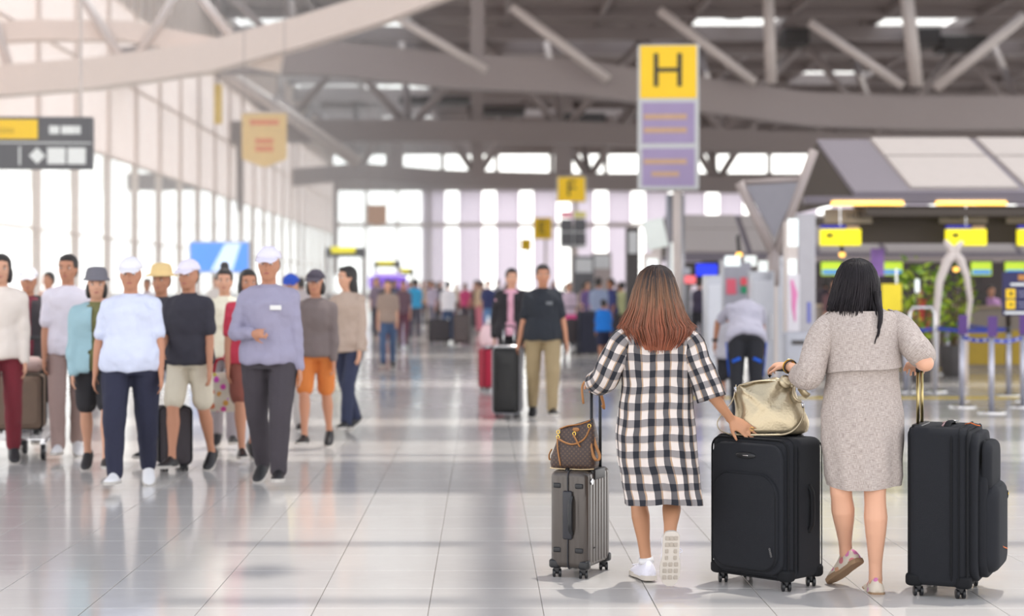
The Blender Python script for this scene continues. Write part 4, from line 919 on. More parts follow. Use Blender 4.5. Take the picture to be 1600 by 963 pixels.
def sleeve(name, parent, m, pts, rads, circ, seed=0, n=40, k=18, vs=0, wr=.06):
    pts = [V(p) for p in pts]; N = len(pts)
    def S(t):
        x = t*(N-1); i = min(int(x), N-2); f = x-i; p0, p1, p2, p3 = pts[max(i-1, 0)], pts[i], pts[i+1], pts[min(i+2, N-1)]
        return .5*((2*p1)+(p2-p0)*f+(2*p0-5*p1+4*p2-p3)*f*f+(3*p1-p0-3*p2+p3)*f**3)
    R = []; prev = V((0, 1, 0))
    for i in range(k+1):
        t = i/k; p = S(t); d = (S(min(t+.02, 1))-S(max(t-.02, 0))).normalized(); u = (prev-d*prev.dot(d)).normalized(); prev = u; v = d.cross(u)
        x = t*(len(rads)-1); q = min(int(x), len(rads)-2); r = rads[q]*(1-(x-q))+rads[q+1]*(x-q)
        R.append([p+(u*math.cos(2*PI*j/n)+v*math.sin(2*PI*j/n))*r*(1+wr*math.sin(t*17+3*math.sin(2*PI*j/n+seed))*math.sin(PI*min(1, t*1.3))+.04*math.sin(3*2*PI*j/n+seed)*t) for j in range(n)])
    # turn the edge in so the sleeve has a lip
    d = (pts[-1]-pts[-2]).normalized(); c = S(1); R.append([c+(q_-c)*.90-d*.004 for q_ in R[-1]]); R.append([c+(q_-c)*.86-d*.05 for q_ in R[-2]])
    return loft_cloth(name, R, m, parent, circ, vs)
def strands(name, parent, m, O, tab, Y0, count, zend, seed=1, spread=100, flip=.01, r=.0042, wob=.004, shell=.93, lo=.95, hi=1.03, part_x=0, uc=.018):
    # tab: (z, xl, xr, depth) envelope in world metres; strands start at the crown and follow it
    rn = random.Random(seed); b = MB(); zt = tab[0][0]
    R = []; n = 40; zb = zend[0]+.03
    for i in range(22):
        z = zt-.004+(zb-zt)*(i/21)**1.5; xl, xr, dp, yo = lerp_tab(tab, z); cx, hw = (xl+xr)/2, (xr-xl)/2
        R.append([V((cx+hw*shell*math.cos(2*PI*j/n), Y0+yo+dp*shell*math.sin(2*PI*j/n)*(1 if math.sin(2*PI*j/n) < 0 else .75), z-.006))-O for j in range(n)])
    b.rings(R, uv=([.5]*(n+1), [(i/21)**1.5*.6 for i in range(22)]))
    for s in range(count):
        ph = math.radians(rn.uniform(-spread, spread)); k = rn.uniform(lo, hi); ze = rn.uniform(*zend)+uc*(1-math.cos(ph)); w0, w1, w2 = rn.uniform(0, 6), rn.uniform(.5, 1), rn.uniform(-1, 1); pts = []; N = 16; dph = rn.uniform(-.09, .09)
        for i in range(N+1):
            t = i/N; tt = t**1.35; z = zt+(ze-zt)*tt; xl, xr, dp, yo = lerp_tab(tab, z); cx, hw = (xl+xr)/2+part_x*(1-t)**4, (xr-xl)/2; a = ph+dph*t+math.sin(t*5+w0)*.025*w1; kk = k+flip*t**5*w2*5
            pts.append(V((cx+hw*kk*math.sin(a)+wob*math.sin(t*8+w0)*t, Y0+yo-dp*kk*math.cos(a), z))-O)
        rr = r*rn.uniform(.6, 1.2); b.tube(pts, [(rr*(1-.75*max(0, (i/N-.6)/.4)**1.2), rr*.5*(1-.75*max(0, (i/N-.6)/.4)**1.2)) for i in range(N+1)], 5, side=(1, .2, 0), uv=([rn.random()]*6, [((zt-(p.z+O.z))/(zt-zend[0])) for p in pts]))
    return part(name, b, m, parent, smooth=True)
def hairmat(name, stops, rough=.38, var=.35):
    m = bpy.data.materials.new(name); m.use_nodes = True; b = m.node_tree.nodes['Principled BSDF']; u = nn(m, 'ShaderNodeUVMap'); sp = nn(m, 'ShaderNodeSeparateXYZ'); lk(m, u.outputs[0], sp.inputs[0])
    cr = nn(m, 'ShaderNodeValToRGB'); el = cr.color_ramp.elements
    for i, (p, c) in enumerate(stops):
        e = el[i] if i < 2 else el.new(p); e.position = p; e.color = lin(c)+(1,)
    wn = nn(m, 'ShaderNodeTexWhiteNoise', noise_dimensions='1D'); lk(m, sp.outputs[0], wn.inputs['W'])
    q = mth(m, 'ADD', sp.outputs[1], mth(m, 'MULTIPLY', mth(m, 'SUBTRACT', wn.outputs[0], .5), .35)); lk(m, q, cr.inputs[0])
    hs = nn(m, 'ShaderNodeHueSaturation'); lk(m, cr.outputs[0], hs.inputs['Color']); lk(m, mth(m, 'ADD', mth(m, 'MULTIPLY', wn.outputs[0], var*2), 1-var), hs.inputs['Value'])
    lk(m, hs.outputs[0], b.inputs['Base Color']); b.inputs['Roughness'].default_value = rough; b.inputs['Specular IOR Level'].default_value = .45
    return m
SKT = mat('tan_skin', (188, 138, 106), .5, var=.05, vs=9, spec=.35); SKF = mat('fair_skin', (214, 164, 136), .5, var=.05, vs=9, spec=.35)
# ---- woman in plaid
O = V((.872, 8.62, 0)); wa = thing('person', 'woman with long copper-brown hair in a black and white plaid dress, seen from behind', 'person', O)
def L(p): return V(p)-O
J = {'P': L((.875, 8.62, .84)), 'N': L((.872, 8.62, 1.325)), 'H': L((.872, 8.63, 1.468)), 'up': AZ.copy(), 'hd': AZ.copy(), 'fw': V((0, 1, 0)), 'lf': V((-1, 0, 0)), 's': .94, 'gw': .95,
 'SL': L(W(985, 522, 8.62)), 'EL': L(W(941, 590, 8.60)), 'WL': L((.575, 8.855, 1.03)), 'SR': L(W(1070, 522, 8.62)), 'ER': L(W(1104, 606, 8.52)), 'WR': L(W(1142, 655, 8.63)),
 'hipL': L((.80, 8.63, .80)), 'hipR': L((.95, 8.62, .80)), 'KL': L(W(997, 778, 8.80)), 'KR': L(W(1050, 776, 8.72)), 'AL': L(W(1010, 880, 8.80)), 'AR': L(W(1046, 848, 8.42)), 'FL': V((-.22, 1, -.02)).normalized(), 'FR': V((-.03, .12, -1)).normalized()}
hf = head_frame(J); mb = MB(); torso(mb, J); mb.limb(J['N']-AZ*.04, J['H']-AZ*.03, .052, .048); head(mb, hf, .94)
for k in 'LR': leg(mb, J, k, .92, thin=.96)
for k in 'LR': foot(mb, J, k)
arm(mb, J, 'L', .9, .95, V((.03, .9, -.4)), V((.1, -.2, -1)), hs=.92)
tips = arm(mb, J, 'R', .9, .05, V((.76, -.06, -.52)), V((.15, .75, -.5)), hs=1.02)
link('body', remesh(mb, 'body', SKT, .0065, 3), wa); eyes(wa, hf, .94)
PL = plaid('plaid_cloth', .0665, .080); PLS = plaid('plaid_sleeve', .060, .072)
def foldp(th, t, z):
    k = max(0, t-.25); back = math.sin(th) < 0
    return .07*math.sin(3*th+2*t+.5)*t+.13*k*math.sin(8*th+5*t)+.07*k*math.sin(14*th-6*t+1)+.03*math.exp(-((t-.55)/.14)**2)*math.sin(6*th+14*t)
dress('dress', wa, PL, O, [(493, 1004, 1048, .062, 0), (498, 996, 1056, .078, 0), (505, 982, 1070, .098, -.005), (514, 971, 1078, .112, -.01), (530, 966, 1084, .122, -.012), (560, 968, 1083, .125, -.01), (600, 971, 1081, .122, -.005), (640, 966, 1083, .13, 0), (680, 962, 1086, .138, 0), (715, 964, 1089, .14, 0), (745, 969, 1093, .14, 0), (786, 975, 1098, .142, 0)], 8.61, foldp, 1.02, hemf=lambda th, t: .006*math.sin(3*th)*t, vs=.012)
EL_, SL_ = J['EL'], J['SL']
sleeve('sleeve', wa, PLS, [L(W(994, 521, 8.60)), L(W(972, 537, 8.585)), L(W(957, 565, 8.585)), L(W(946, 590, 8.62)), L(W(934, 598, 8.74))], [.060, .068, .068, .070, .066], .44, seed=1, wr=.05)
sleeve('sleeve', wa, PLS, [L(W(1058, 521, 8.60)), L(W(1078, 538, 8.585)), L(W(1090, 570, 8.57)), L(W(1103, 600, 8.55)), L(W(1111, 624, 8.54))], [.060, .070, .072, .073, .074], .46, seed=3, wr=.05)
HC = hairmat('copper_brown_hair', [(0, (34, 26, 26)), (1, (146, 80, 56)), (.16, (66, 46, 34)), (.40, (112, 76, 50)), (.72, (132, 76, 52))], .42, .4)
def px(t): return [(CAM_Z-(y-447)*8.55/F, (a-755)*8.55/F, (b_-755)*8.55/F, d, o) for y, a, b_, d, o in t]
hp_t = px([(414.5, 1022, 1032, .015, 0), (418, 1012, 1043, .05, 0), (425, 1003, 1050, .08, 0), (436, 997, 1055, .10, 0), (458, 990, 1061, .118, 0), (480, 985, 1068, .125, 0), (502, 976, 1075, .135, -.01), (512, 970, 1084, .142, -.012), (524, 978, 1079, .146, -.012), (540, 988, 1066, .148, -.012), (550, 996, 1056, .15, -.012)])
strands('hair', wa, HC, O, hp_t, 8.60, 760, (1.165, 1.26), seed=4, r=.0042, flip=.03, uc=.07)
b = MB(); WS = mat('white_sneaker', (224, 222, 232), .6, bump=.2, bs=120); SOL2 = mat('sneaker_sole', (196, 188, 178), .7)
for k in 'LR':
    J_ = dict(J); J_['lf'] = V((-1, 0, 0)); sh, (so, f, sd, u, s_) = shoe('shoe', J_, k, WS, SOL2, wa, s=.95)
    for i in range(7):
        for j in (-1, 0, 1):
            x = -.045+.034*i; wd_ = .022 if abs(x-.03) > .03 else .018
            if x > .06 or x < .0 or j != 0:
                t_ = MB(); cpt = so+f*x*s_+sd*j*.026*s_*(1.1 if x > .07 else .85)-u*.002; t_.box(cpt, (.020, wd_*.85, .006), ax=(f, sd, u), bev=.002); part('tread_block', t_, mat('tread_grey', (168, 158, 146), .8), sh)
    strap('shoe_lace', sh, [so+f*.02+u*.075+sd*.02*(1 if k == 'R' else -1), so+f*.03+u*.07+sd*.055*(1 if k == 'R' else -1), so+f*.045+u*.065+sd*.06*(1 if k == 'R' else -1), so+f*.045+u*.06+sd*.03*(1 if k == 'R' else -1)], WS, (.0022, .0022))
    b = MB(); b.tube([J['A'+k]-AZ*.0, J['A'+k]+(J['K'+k]-J['A'+k]).normalized()*.028], [.040, .038], 16); part('sock', b, WHT, wa, smooth=True)
b = MB(); q = J['WR']; dd = V((.66, .12, -.66)).normalized()
b.tube([tips[2]-dd*.04+V((.010*math.cos(a), .010*math.sin(a)*.6, .010*math.sin(a)*.8)) for a in [k*PI/5 for k in range(10)]], .0016, 5, loop=True); part('finger_ring', b, GOLD, wa, smooth=True)
# ---- woman in grey linen
O = V((1.83, 8.46, 0)); wb = thing('person', 'woman with straight black hair in a pale grey linen dress, seen from behind', 'person', O)
J = {'P': L((1.845, 8.48, .86)), 'N': L((1.855, 8.48, 1.365)), 'H': L((1.858, 8.5, 1.505)), 'up': AZ.copy(), 'hd': AZ.copy(), 'fw': V((0, 1, 0)), 'lf': V((-1, 0, 0)), 's': .96, 'gw': 1.1,
 'SL': L(W(1294, 508, 8.48)), 'EL': L(W(1264, 588, 8.45)), 'WL': L(W(1232, 572, 8.71)), 'SR': L(W(1394, 505, 8.48)), 'ER': L(W(1446, 568, 8.34)), 'WR': L((2.160, 8.585, 1.115)),
 'hipL': L((1.765, 8.48, .82)), 'hipR': L((1.925, 8.47, .82)), 'KL': L(W(1314, 768, 8.45)), 'KR': L(W(1367, 770, 8.4)), 'AL': L(W(1322, 866, 8.60)), 'AR': L(W(1368, 906, 8.46)), 'FL': V((-.42, .70, -.52)).normalized(), 'FR': V((.08, 1, -.03)).normalized()}
hf = head_frame(J); mb = MB(); torso(mb, J); mb.limb(J['N']-AZ*.04, J['H']-AZ*.03, .054, .050); head(mb, hf, .96)
for k in 'LR': leg(mb, J, k, 1.03, thin=1.03)
for k in 'LR': foot(mb, J, k)
arm(mb, J, 'L', 1.0, .85, V((-.55, .80, .04)), V((.1, .1, -1)), hs=.98)
arm(mb, J, 'R', 1.16, .95, V((-.1, .9, -.1)), V((-.2, -.1, -1)), hs=.95)
link('body', remesh(mb, 'body', SKF, .0065, 3), wb); eyes(wb, hf, .96)
LN = linen('grey_linen', (146, 134, 128), (198, 187, 180))
def foldg(th, t, z):
    k = max(0, t-.2); return .03*math.sin(3*th+1)*t+.06*k*math.sin(7*th+5*t)+.045*k*math.sin(11*th-8*t+2)+.02*math.sin(5*th+9*t)*math.exp(-((t-.5)/.3)**2)
dress('dress', wb, LN, O, [(478, 1318, 1368, .068, 0), (483, 1306, 1380, .085, 0), (490, 1292, 1394, .105, -.005), (500, 1286, 1401, .122, -.01), (520, 1287, 1403, .132, -.012), (560, 1292, 1402, .135, -.008), (590, 1291, 1403, .135, 0), (620, 1287, 1407, .142, .005), (650, 1283, 1412, .155, .01), (690, 1283, 1412, .158, .01), (720, 1287, 1410, .152, .008), (745, 1289, 1411, .146, .005), (760, 1293, 1408, .142, .005)], 8.47, foldg, 1.1, hemf=lambda th, t: .010*math.sin(2*th+2.4)*t)
R = []; rows = [486+92*i/16 for i in range(17)]; rows[0] = 486
for i, rw in enumerate(rows):
    t = i/16; xl = lerp_tab([(486, 1296), (496, 1287), (520, 1286), (560, 1290), (580, 1290)], rw)[0]; xr = lerp_tab([(486, 1392), (496, 1402), (520, 1404), (560, 1405), (580, 1406)], rw)[0]
    a, c = W(xl-1, rw, 8.47), W(xr+1, rw, 8.47); cx, rx = (a.x+c.x)/2, (c.x-a.x)/2; ring = []
    for j in range(81):
        th = PI+PI*j/80; ring.append(V((cx+rx*math.cos(th), 8.47-.010+(.118+.034*min(1, t*3)+.012*t*t)*math.sin(th)*(1+.012*math.sin(5*th+3*t)*t), a.z+(.022*math.cos(th+.3)+.008*math.sin(2*th))*t*t))-O)
    R.append(ring)
i_ = [[p+V((0, .004, 0)) for p in q] for q in R]
b = MB(); us = [.55*j/80 for j in range(82)]; vs_ = [.3*i/16 for i in range(17)]
b.rings(R, closed=False, uv=(us, vs_)); b.rings(i_, closed=False, uv=(us, vs_)); e0 = [R[-1], i_[-1]]; b.rings(e0, closed=False, uv=(us, [0, .01])); part('back_yoke', b, LN, wb, smooth=True)
sleeve('sleeve', wb, LN, [L(W(1302, 505, 8.47)), L(W(1287, 522, 8.455)), L(W(1275, 552, 8.44)), L(W(1264, 584, 8.43)), L(W(1258, 589, 8.48)), L(W(1249, 585, 8.54))], [.062, .074, .070, .070, .068, .058], .42, seed=2, wr=.045)
sleeve('sleeve', wb, LN, [L(W(1388, 503, 8.47)), L(W(1403, 511, 8.46)), L(W(1420, 531, 8.41)), L(W(1434, 547, 8.36)), L(W(1441, 555, 8.44))], [.062, .074, .072, .070, .068], .42, seed=5, wr=.04)
for k, pts in (('L', [(1300, 486), (1291, 491), (1283, 499), (1277, 508)]), ('R', [(1388, 485), (1397, 488), (1405, 496), (1411, 504)])):
    strap('epaulette', wb, [L(W(x, y-1, 8.455)) for x, y in pts], LN, (.016, .004), side=(0, 1, 0))
b = MB(); cc = J['N']-AZ*.008; b.tube([cc-AZ*.012, cc+AZ*.002, cc+AZ*.024], [(.092, .088), (.08, .078), (.068, .066)], 24, cap=False, side=(1, 0, 0), uv=([.4*j/24 for j in range(25)], [0, .02, .04])); part('collar', b, LN, wb, smooth=True)
HB = hairmat('black_hair', [(0, (24, 20, 23)), (1, (34, 28, 30)), (.5, (28, 23, 27)), (.8, (30, 25, 29)), (.9, (32, 27, 30))], .5, .25)
HB.node_tree.nodes['Principled BSDF'].inputs['Specular IOR Level'].default_value = .22
def px2(t): return [(CAM_Z-(y-447)*8.42/F, (a-755)*8.42/F, (b_-755)*8.42/F, d, o) for y, a, b_, d, o in t]
hb_t = px2([(404, 1338, 1347, .015, 0), (407, 1328, 1358, .05, 0), (414, 1319, 1366, .085, 0), (426, 1313, 1372, .108, 0), (442, 1308, 1376, .12, 0), (458, 1304, 1377, .122, 0), (472, 1300, 1376, .124, -.004), (484, 1296, 1375, .126, -.01), (492, 1298, 1370, .128, -.012)])
strands('hair', wb, HB, O, hb_t, 8.48, 520, (1.345, 1.40), seed=8, r=.0042, flip=.004)
lock = px2([(455, 1352, 1377, .126, 0), (470, 1354, 1377, .13, 0), (485, 1358, 1377, .14, -.01), (500, 1360, 1375, .15, -.012), (518, 1359, 1370, .156, -.014), (536, 1355, 1362, .160, -.014)])
strands('hair_lock', wb, HB, O, lock, 8.475, 90, (1.218, 1.27), seed=9, spread=80, r=.0035, flip=.002, shell=.8)
FLO = bpy.data.materials.new('floral_canvas'); FLO.use_nodes = True; bb = FLO.node_tree.nodes['Principled BSDF']; t = nn(FLO, 'ShaderNodeTexCoord'); vo = nn(FLO, 'ShaderNodeTexVoronoi'); vo.inputs['Scale'].default_value = 28; lk(FLO, t.outputs['Object'], vo.inputs[0])
hh = nn(FLO, 'ShaderNodeHueSaturation'); hh.inputs['Color'].default_value = lin((200, 120, 135))+(1,); sp = nn(FLO, 'ShaderNodeSeparateColor'); lk(FLO, vo.outputs['Color'], sp.inputs[0]); lk(FLO, mth(FLO, 'ADD', mth(FLO, 'MULTIPLY', sp.outputs[0], .16), .42), hh.inputs['Hue'])
k_ = mth(FLO, 'MULTIPLY', mth(FLO, 'LESS_THAN', vo.outputs['Distance'], .5), mth(FLO, 'GREATER_THAN', sp.outputs[1], .35)); lk(FLO, mixc(FLO, k_, lin((204, 192, 176)), hh.outputs[0]), bb.inputs['Base Color']); bb.inputs['Roughness'].default_value = .85
for k in 'LR': shoe('shoe', J, k, FLO, mat('jute_sole', (150, 122, 94), .9, bump=.5, bs=300), wb, s=.92)
b = MB(); q = J['WL']; dd = (J['EL']-q).normalized(); e1 = dd.orthogonal().normalized(); e2 = dd.cross(e1)
b.tube([q+dd*.012+(e1*math.cos(a)+e2*math.sin(a))*.031 for a in [k*PI/10 for k in range(20)]], [(.008, .003)]*20, 8, loop=True); wt = part('wrist_watch', b, GOLD, wb, smooth=True)
b = MB(); b.cyl(q+dd*.012+V((0, -.030, .006)), q+dd*.012+V((0, -.037, .008)), .013, 16); part('watch_face', b, M_CHR, wt)
b = MB(); b.tube([q+dd*.032+(e1*math.cos(a)+e2*math.sin(a))*.033 for a in [k*PI/10 for k in range(20)]], .0035, 8, loop=True); part('bracelet', b, M_PLA, wb, smooth=True)
b = MB(); b.ell((2.118-O.x, 8.50-O.y, 1.125), (.012, .014, .014)); part('grip_cap', b, M_BRASS, wb, smooth=True)
# ================================================================ LUGGAGE of the crowd
def plain_case(label, loc, rz, Wd, Dp, Ht, m, cat='suitcase', group=None, pole=0, hard=False, name='suitcase', xt=None):
    root = thing(name, label, cat, loc, rz, group); Hb = .055
    b = MB(); rbox(b, V((0, 0, Hb)), AX, AY, AZ, Wd, Dp, Ht-Hb, .045, .03, k=5); part('body', b, m, root, smooth=True)
    b = MB(); raised(b, V((0, -Dp/2, (Ht+Hb)/2)), AX, AZ, V((0, -1, 0)), Wd-.06, Ht-Hb-.07, .05, .02); part('front_panel', b, m, root, smooth=True)
    for y in (-Dp/2+.02, 0, Dp/2-.02):
        if hard or y: b = MB(); b.tube(ploop(Wd+.003, Ht-Hb, .045, V((0, y, (Ht+Hb)/2)), AX, AZ), .007, 6, loop=True); part('edge_trim', b, xt or M_PIPE, root, smooth=True)
    for x in (-1, 1):
        for y in (-1, 1): caster(root, x*(Wd/2-.05), y*(Dp/2-.04))
    if pole: poles(root, (-.06, .06), Dp/2-.04, Ht-.02, pole, M_CHR, M_PLA)
    handle('top_handle', root, (-.08, 0, Ht-.004), (.08, 0, Ht-.004), (0, 0, .02), M_PLA)
    return root
HBLK = mat('gloss_black_shell', (14, 14, 16), .4, var=.05, coat=.15, spec=.3); RED = fabric('red_polyester', (164, 26, 56)); BRN = fabric('brown_polyester', (128, 108, 92)); DGR = fabric('dark_grey_polyester', (60, 54, 58))
x, y = at(793, 652); bs = plain_case('black hard-shell suitcase with shiny edges pulled by the man in black T-shirt', (x, y-.05, 0), -.12, .31, .36, .80, HBLK, pole=1.04, hard=True, xt=mat('silver_edge', (150, 150, 155), .3, .8))
b = MB(); b.box((0, -.20, .82), (.26, .05, .02), bev=.008); part('corner_cap', b, M_CHR, bs)
x, y = at(761, 612); plain_case('red soft suitcase with the pale pink bag on top', (x+.06, y+.1, 0), .35, .30, .26, .60, RED, pole=.95)
pb = thing('pink_bag', 'pale pink slouchy bag standing on the red suitcase', 'bag', (x+.04, y+.08, .645)); b = MB(); R = []
for t, w_, d in ((0, .11, .09), (.06, .14, .11), (.16, .15, .11), (.26, .12, .09), (.30, .08, .05)): R.append([V((w_*math.cos(a)*(1+.05*math.sin(5*a)), d*math.sin(a), t)) for a in [k*PI/10 for k in range(20)]])
b.rings(R); part('bag_body', b, cloth('pale_pink_cloth', (222, 190, 194)), pb, smooth=True); strap('bag_handle', pb, [(-.07, 0, .28), (-.04, 0, .35), (.04, 0, .35), (.07, 0, .28)], cloth('pale_pink_cloth', (222, 190, 194)), (.008, .004))
x, y = at(686, 537); plain_case('dark suitcase left of the man in white shirt', (x, y, 0), .1, .55, .35, .62, DGR)
x, y = at(722, 540); plain_case('brown-black suitcase right of the man in white shirt', (x, y, 0), -.1, .42, .35, .78, mat('brown_black_shell', (72, 58, 58), .4))
x, y = at(922, 556); plain_case('navy black suitcase standing behind the boy in blue', (x, y, 0), .2, .52, .32, .95, fabric('navy_polyester', (36, 38, 54)))
x, y = at(272, 735); plain_case('dark rolling case beside the cream shorts', (x, y, 0), .3, .26, .24, .52, DGR, pole=.85)
# trolley with brown cases at the left edge
def trolley(label, loc, rz, group='airport baggage trolleys', board=None, s=1):
    t = thing('luggage_trolley', label, 'trolley', loc, rz, group)
    for q in (-1, 1):
        b = MB(); b.tube([(q*.24, -.35, .16), (q*.26, .30, .20), (q*.26, .36, .60), (q*.26, .40, 1.0)], .014, 8); part('side_rail', b, M_CHR, t, smooth=True)
    b = MB(); b.tube([(-.26, .40, 1.0), (-.22, .42, 1.03), (.22, .42, 1.03), (.26, .40, 1.0)], .018, 8); part('push_bar', b, M_PLA, t, smooth=True)
    for i in range(4): b = MB(); b.box((0, -.28+.18*i, .175+.012*i), (.48, .03, .012)); part('deck_slat', b, M_CHR, t)
    b = MB(); b.box((0, .365, .66), (.50, .012, .42), bev=.004); pb_ = part('panel', b, board or M_PLA, t)
    for x_, y_ in ((-.22, -.3), (.22, -.3), (0, .3)):
        b = MB(); b.cyl((x_-.02, y_, .07), (x_+.02, y_, .07), .07, 18); part('wheel', b, M_PLA, t); b = MB(); b.box((x_, y_, .12), (.05, .04, .1)); part('fork', b, M_CHR, t)
    return t
x, y = at(38, 712); trolley('luggage trolley loaded with the brown case at the left edge', (x, y-.1, 0), .15)
cs = plain_case('large brown suitcase on the trolley at the left edge', (x+.0, y-.2, .205), .15, .44, .34, .52, BRN)
bg_ = thing('duffel_bag', 'pale pinkish duffel bag on top of the large brown suitcase', 'bag', (x, y-.2, .735), .15); b = MB(); b.tube([(-.2, 0, .07), (-.17, 0, .075), (0, 0, .08), (.17, 0, .075), (.2, 0, .07)], [.045, .07, .078, .07, .045], 14); part('bag_body', b, cloth('pale_duffel', (210, 186, 180)), bg_, smooth=True); strap('bag_handle', bg_, [(-.07, 0, .14), (-.04, 0, .2), (.04, 0, .2), (.07, 0, .14)], BRN, (.008, .004))
PK = mat('pink_board', (224, 70, 140), .5, var=.25, vs=9)
x, y = at(905, 555); tr = trolley('luggage trolley with pink advertising panel in the middle distance', (x, y, 0), .15, board=PK); b = MB(); b.box((-.0, .355, .66), (.44, .012, .36)); 
b = MB(); b.box((0, .353, .66), (.30, .008, .22), bev=.002); part('advert_print', b, mat('advert_violet', (170, 90, 190), .5, var=.2, vs=20), tr)
x2, y2 = at(905, 555); plain_case('black case lying high on the pink trolley', (x2-.16, y2-.05, .22), .1, .5, .35, .55, DGR)
# floral shopping bag
fb = thing('shopping_bag', 'white floral shopping bag with red handles carried by the woman with the bun', 'bag', (*at(352, 716), .42)); fb.location.y -= .15
FB = bpy.data.materials.new('floral_plastic'); FB.use_nodes = True; bb = FB.node_tree.nodes['Principled BSDF']; t = nn(FB, 'ShaderNodeTexCoord'); vo = nn(FB, 'ShaderNodeTexVoronoi'); vo.inputs['Scale'].default_value = 18; lk(FB, t.outputs['Object'], vo.inputs[0]); sp = nn(FB, 'ShaderNodeSeparateColor'); lk(FB, vo.outputs['Color'], sp.inputs[0])
hh = nn(FB, 'ShaderNodeHueSaturation'); hh.inputs['Color'].default_value = lin((210, 70, 90))+(1,); lk(FB, mth(FB, 'ADD', mth(FB, 'MULTIPLY', sp.outputs[0], .4), .3), hh.inputs['Hue']); k_ = mth(FB, 'MULTIPLY', mth(FB, 'LESS_THAN', vo.outputs['Distance'], .45), mth(FB, 'GREATER_THAN', sp.outputs[1], .35)); lk(FB, mixc(FB, k_, lin((216, 206, 188)), hh.outputs[0]), bb.inputs['Base Color'])
b = MB(); R = [rr_ring(w_, d, .04, V((0, 0, z)), AX, AY, 4) for z, w_, d in ((0, .26, .14), (.01, .30, .17), (.12, .33, .19), (.24, .32, .15), (.33, .27, .08))]; b.rings(R); part('bag_body', b, FB, fb, smooth=True)
for q in (-1, 1): strap('bag_handle', fb, [(-.08, q*.03, .32), (-.05, q*.03, .44), (.05, q*.03, .44), (.08, q*.03, .32)], cloth('red_strap', (196, 40, 60)), (.010, .004))

# ================================================================ SIGNS
YEL = mat('sign_yellow', (252, 206, 4), .45, var=.04); YELB = mat('backlit_yellow', (246, 232, 0), .4, var=.03, emit=.55); SIGNG = mat('sign_dark_grey', (88, 88, 92), .5, var=.04); LILAC = mat('sign_lilac', (158, 142, 180), .5, var=.08, vs=2); SFR = mat('sign_frame_white', (196, 198, 200), .4, var=.03); INK = mat('sign_black', (60, 56, 30), .5, var=0); WTX = mat('sign_white', (235, 238, 236), .5, var=0); TTX = mat('sign_tan_text', (196, 160, 130), .5, var=.1); NAVY = mat('sign_navy', (36, 34, 84), .5)
def pane(root, nm, c, w, h, m, yo=0, th=.02, bev=0): b = MB(); b.box((c[0], yo, c[1]), (w, th, h), bev=bev); return part(nm, b, m, root)
def text(root, s, c, size, m, yo=-.05, align='CENTER', sx=1, nm='lettering'):
    cu = bpy.data.curves.new('lettering', 'FONT'); cu.body = s; cu.size = size; cu.extrude = .003; cu.align_x = align; cu.align_y = 'CENTER'
    o = bpy.data.objects.new('tmp', cu); TMP.collection.objects.link(o); DG.update(); me = bpy.data.meshes.new_from_object(o.evaluated_get(DG)); bpy.data.objects.remove(o); me.materials.clear(); me.materials.append(m)
    o = link(nm, me, root, (c[0], yo, c[1])); o.rotation_euler = (PI/2, 0, 0); o.scale = (sx, 1, 1); return o
# row letter pillars: 36 m apart
def row_sign(letter, Y, label, px, ytop, ybot, w_, full=True):
    X = (px-755)*Y/F; zt = CAM_Z+(447-ytop)*Y/F; zb = CAM_Z+(447-ybot)*Y/F; wd = w_*Y/F; h = zt-zb
    t = thing('row_sign', label, 'sign', (X, Y, 0), -.06, 'yellow row letter signs above the check-in islands')
    b = MB(); b.cyl((.18, .06, 0), (.18, .06, zb+.1), .085, 16); part('pole', b, steel_l, t, smooth=True)
    pane(t, 'frame', (0, (zt+zb)/2), wd, h, SFR, 0, .14, .02)
    hy = h*.38 if full else h
    pane(t, 'letter_panel', (0, zt-hy/2), wd*.92, hy*.95, YEL, -.075)
    text(t, letter, (-.01, zt-hy*.5), hy*.88, INK, -.09)
    if full:
        for i, f in enumerate(((.40, .68), (.715, .975))):
            z0, z1 = zt-h*f[0], zt-h*f[1]; p_ = pane(t, 'info_panel', (0, (z0+z1)/2), wd*.86, z0-z1, LILAC, -.075)
            for k, (a, l) in enumerate(((.35, .78), (.68, .5 if i else .78))):
                pane(t, 'print_band', (-wd*.05, z0-(z0-z1)*a), wd*l*.9, (z0-z1)*.13, TTX, -.088, .006)
    return t
row_sign('H', 34, 'tall yellow sign with letter H over two lilac panels', 1044, 70, 297, 95)
row_sign('F', 70, 'yellow sign with letter F seen left of the H sign', 893, 276, 316, 46, False)
row_sign('E', 107, 'small yellow letter sign left of the F sign', 848, 340, 374, 30, False)
row_sign('D', 143, 'smallest yellow letter sign, furthest down the hall', 822, 373, 392, 17, False)
t = thing('information_board', 'grey four-part board under the F sign', 'sign', ((895-755)*68/F, 68, 0), 0); X0 = 0
b = MB(); b.cyl((0, .1, 0), (0, .1, 3), .08, 10); part('pole', b, steel, t)
for i, (dx, dz, m_) in enumerate(((-.25, 0, SIGNG), (.28, 0, SIGNG), (-.25, -.55, SIGNG), (.28, -.55, SIGNG))): pane(t, 'board', (dx, 3.9+dz), .48, .48, m_, 0, .06)
pane(t, 'header', (-.25, 4.3), .48, .24, mat('header_pink', (214, 120, 140), .5)); pane(t, 'header', (.28, 4.3), .48, .24, mat('header_lime', (214, 206, 120), .5)); b = MB(); b.box((0, .04, 3.4), (1.0, .04, .8)); part('backing', b, SFR, t)
for z_ in (3.0,): pane(t, 'post_cap', (0, z_), .2, .1, steel)
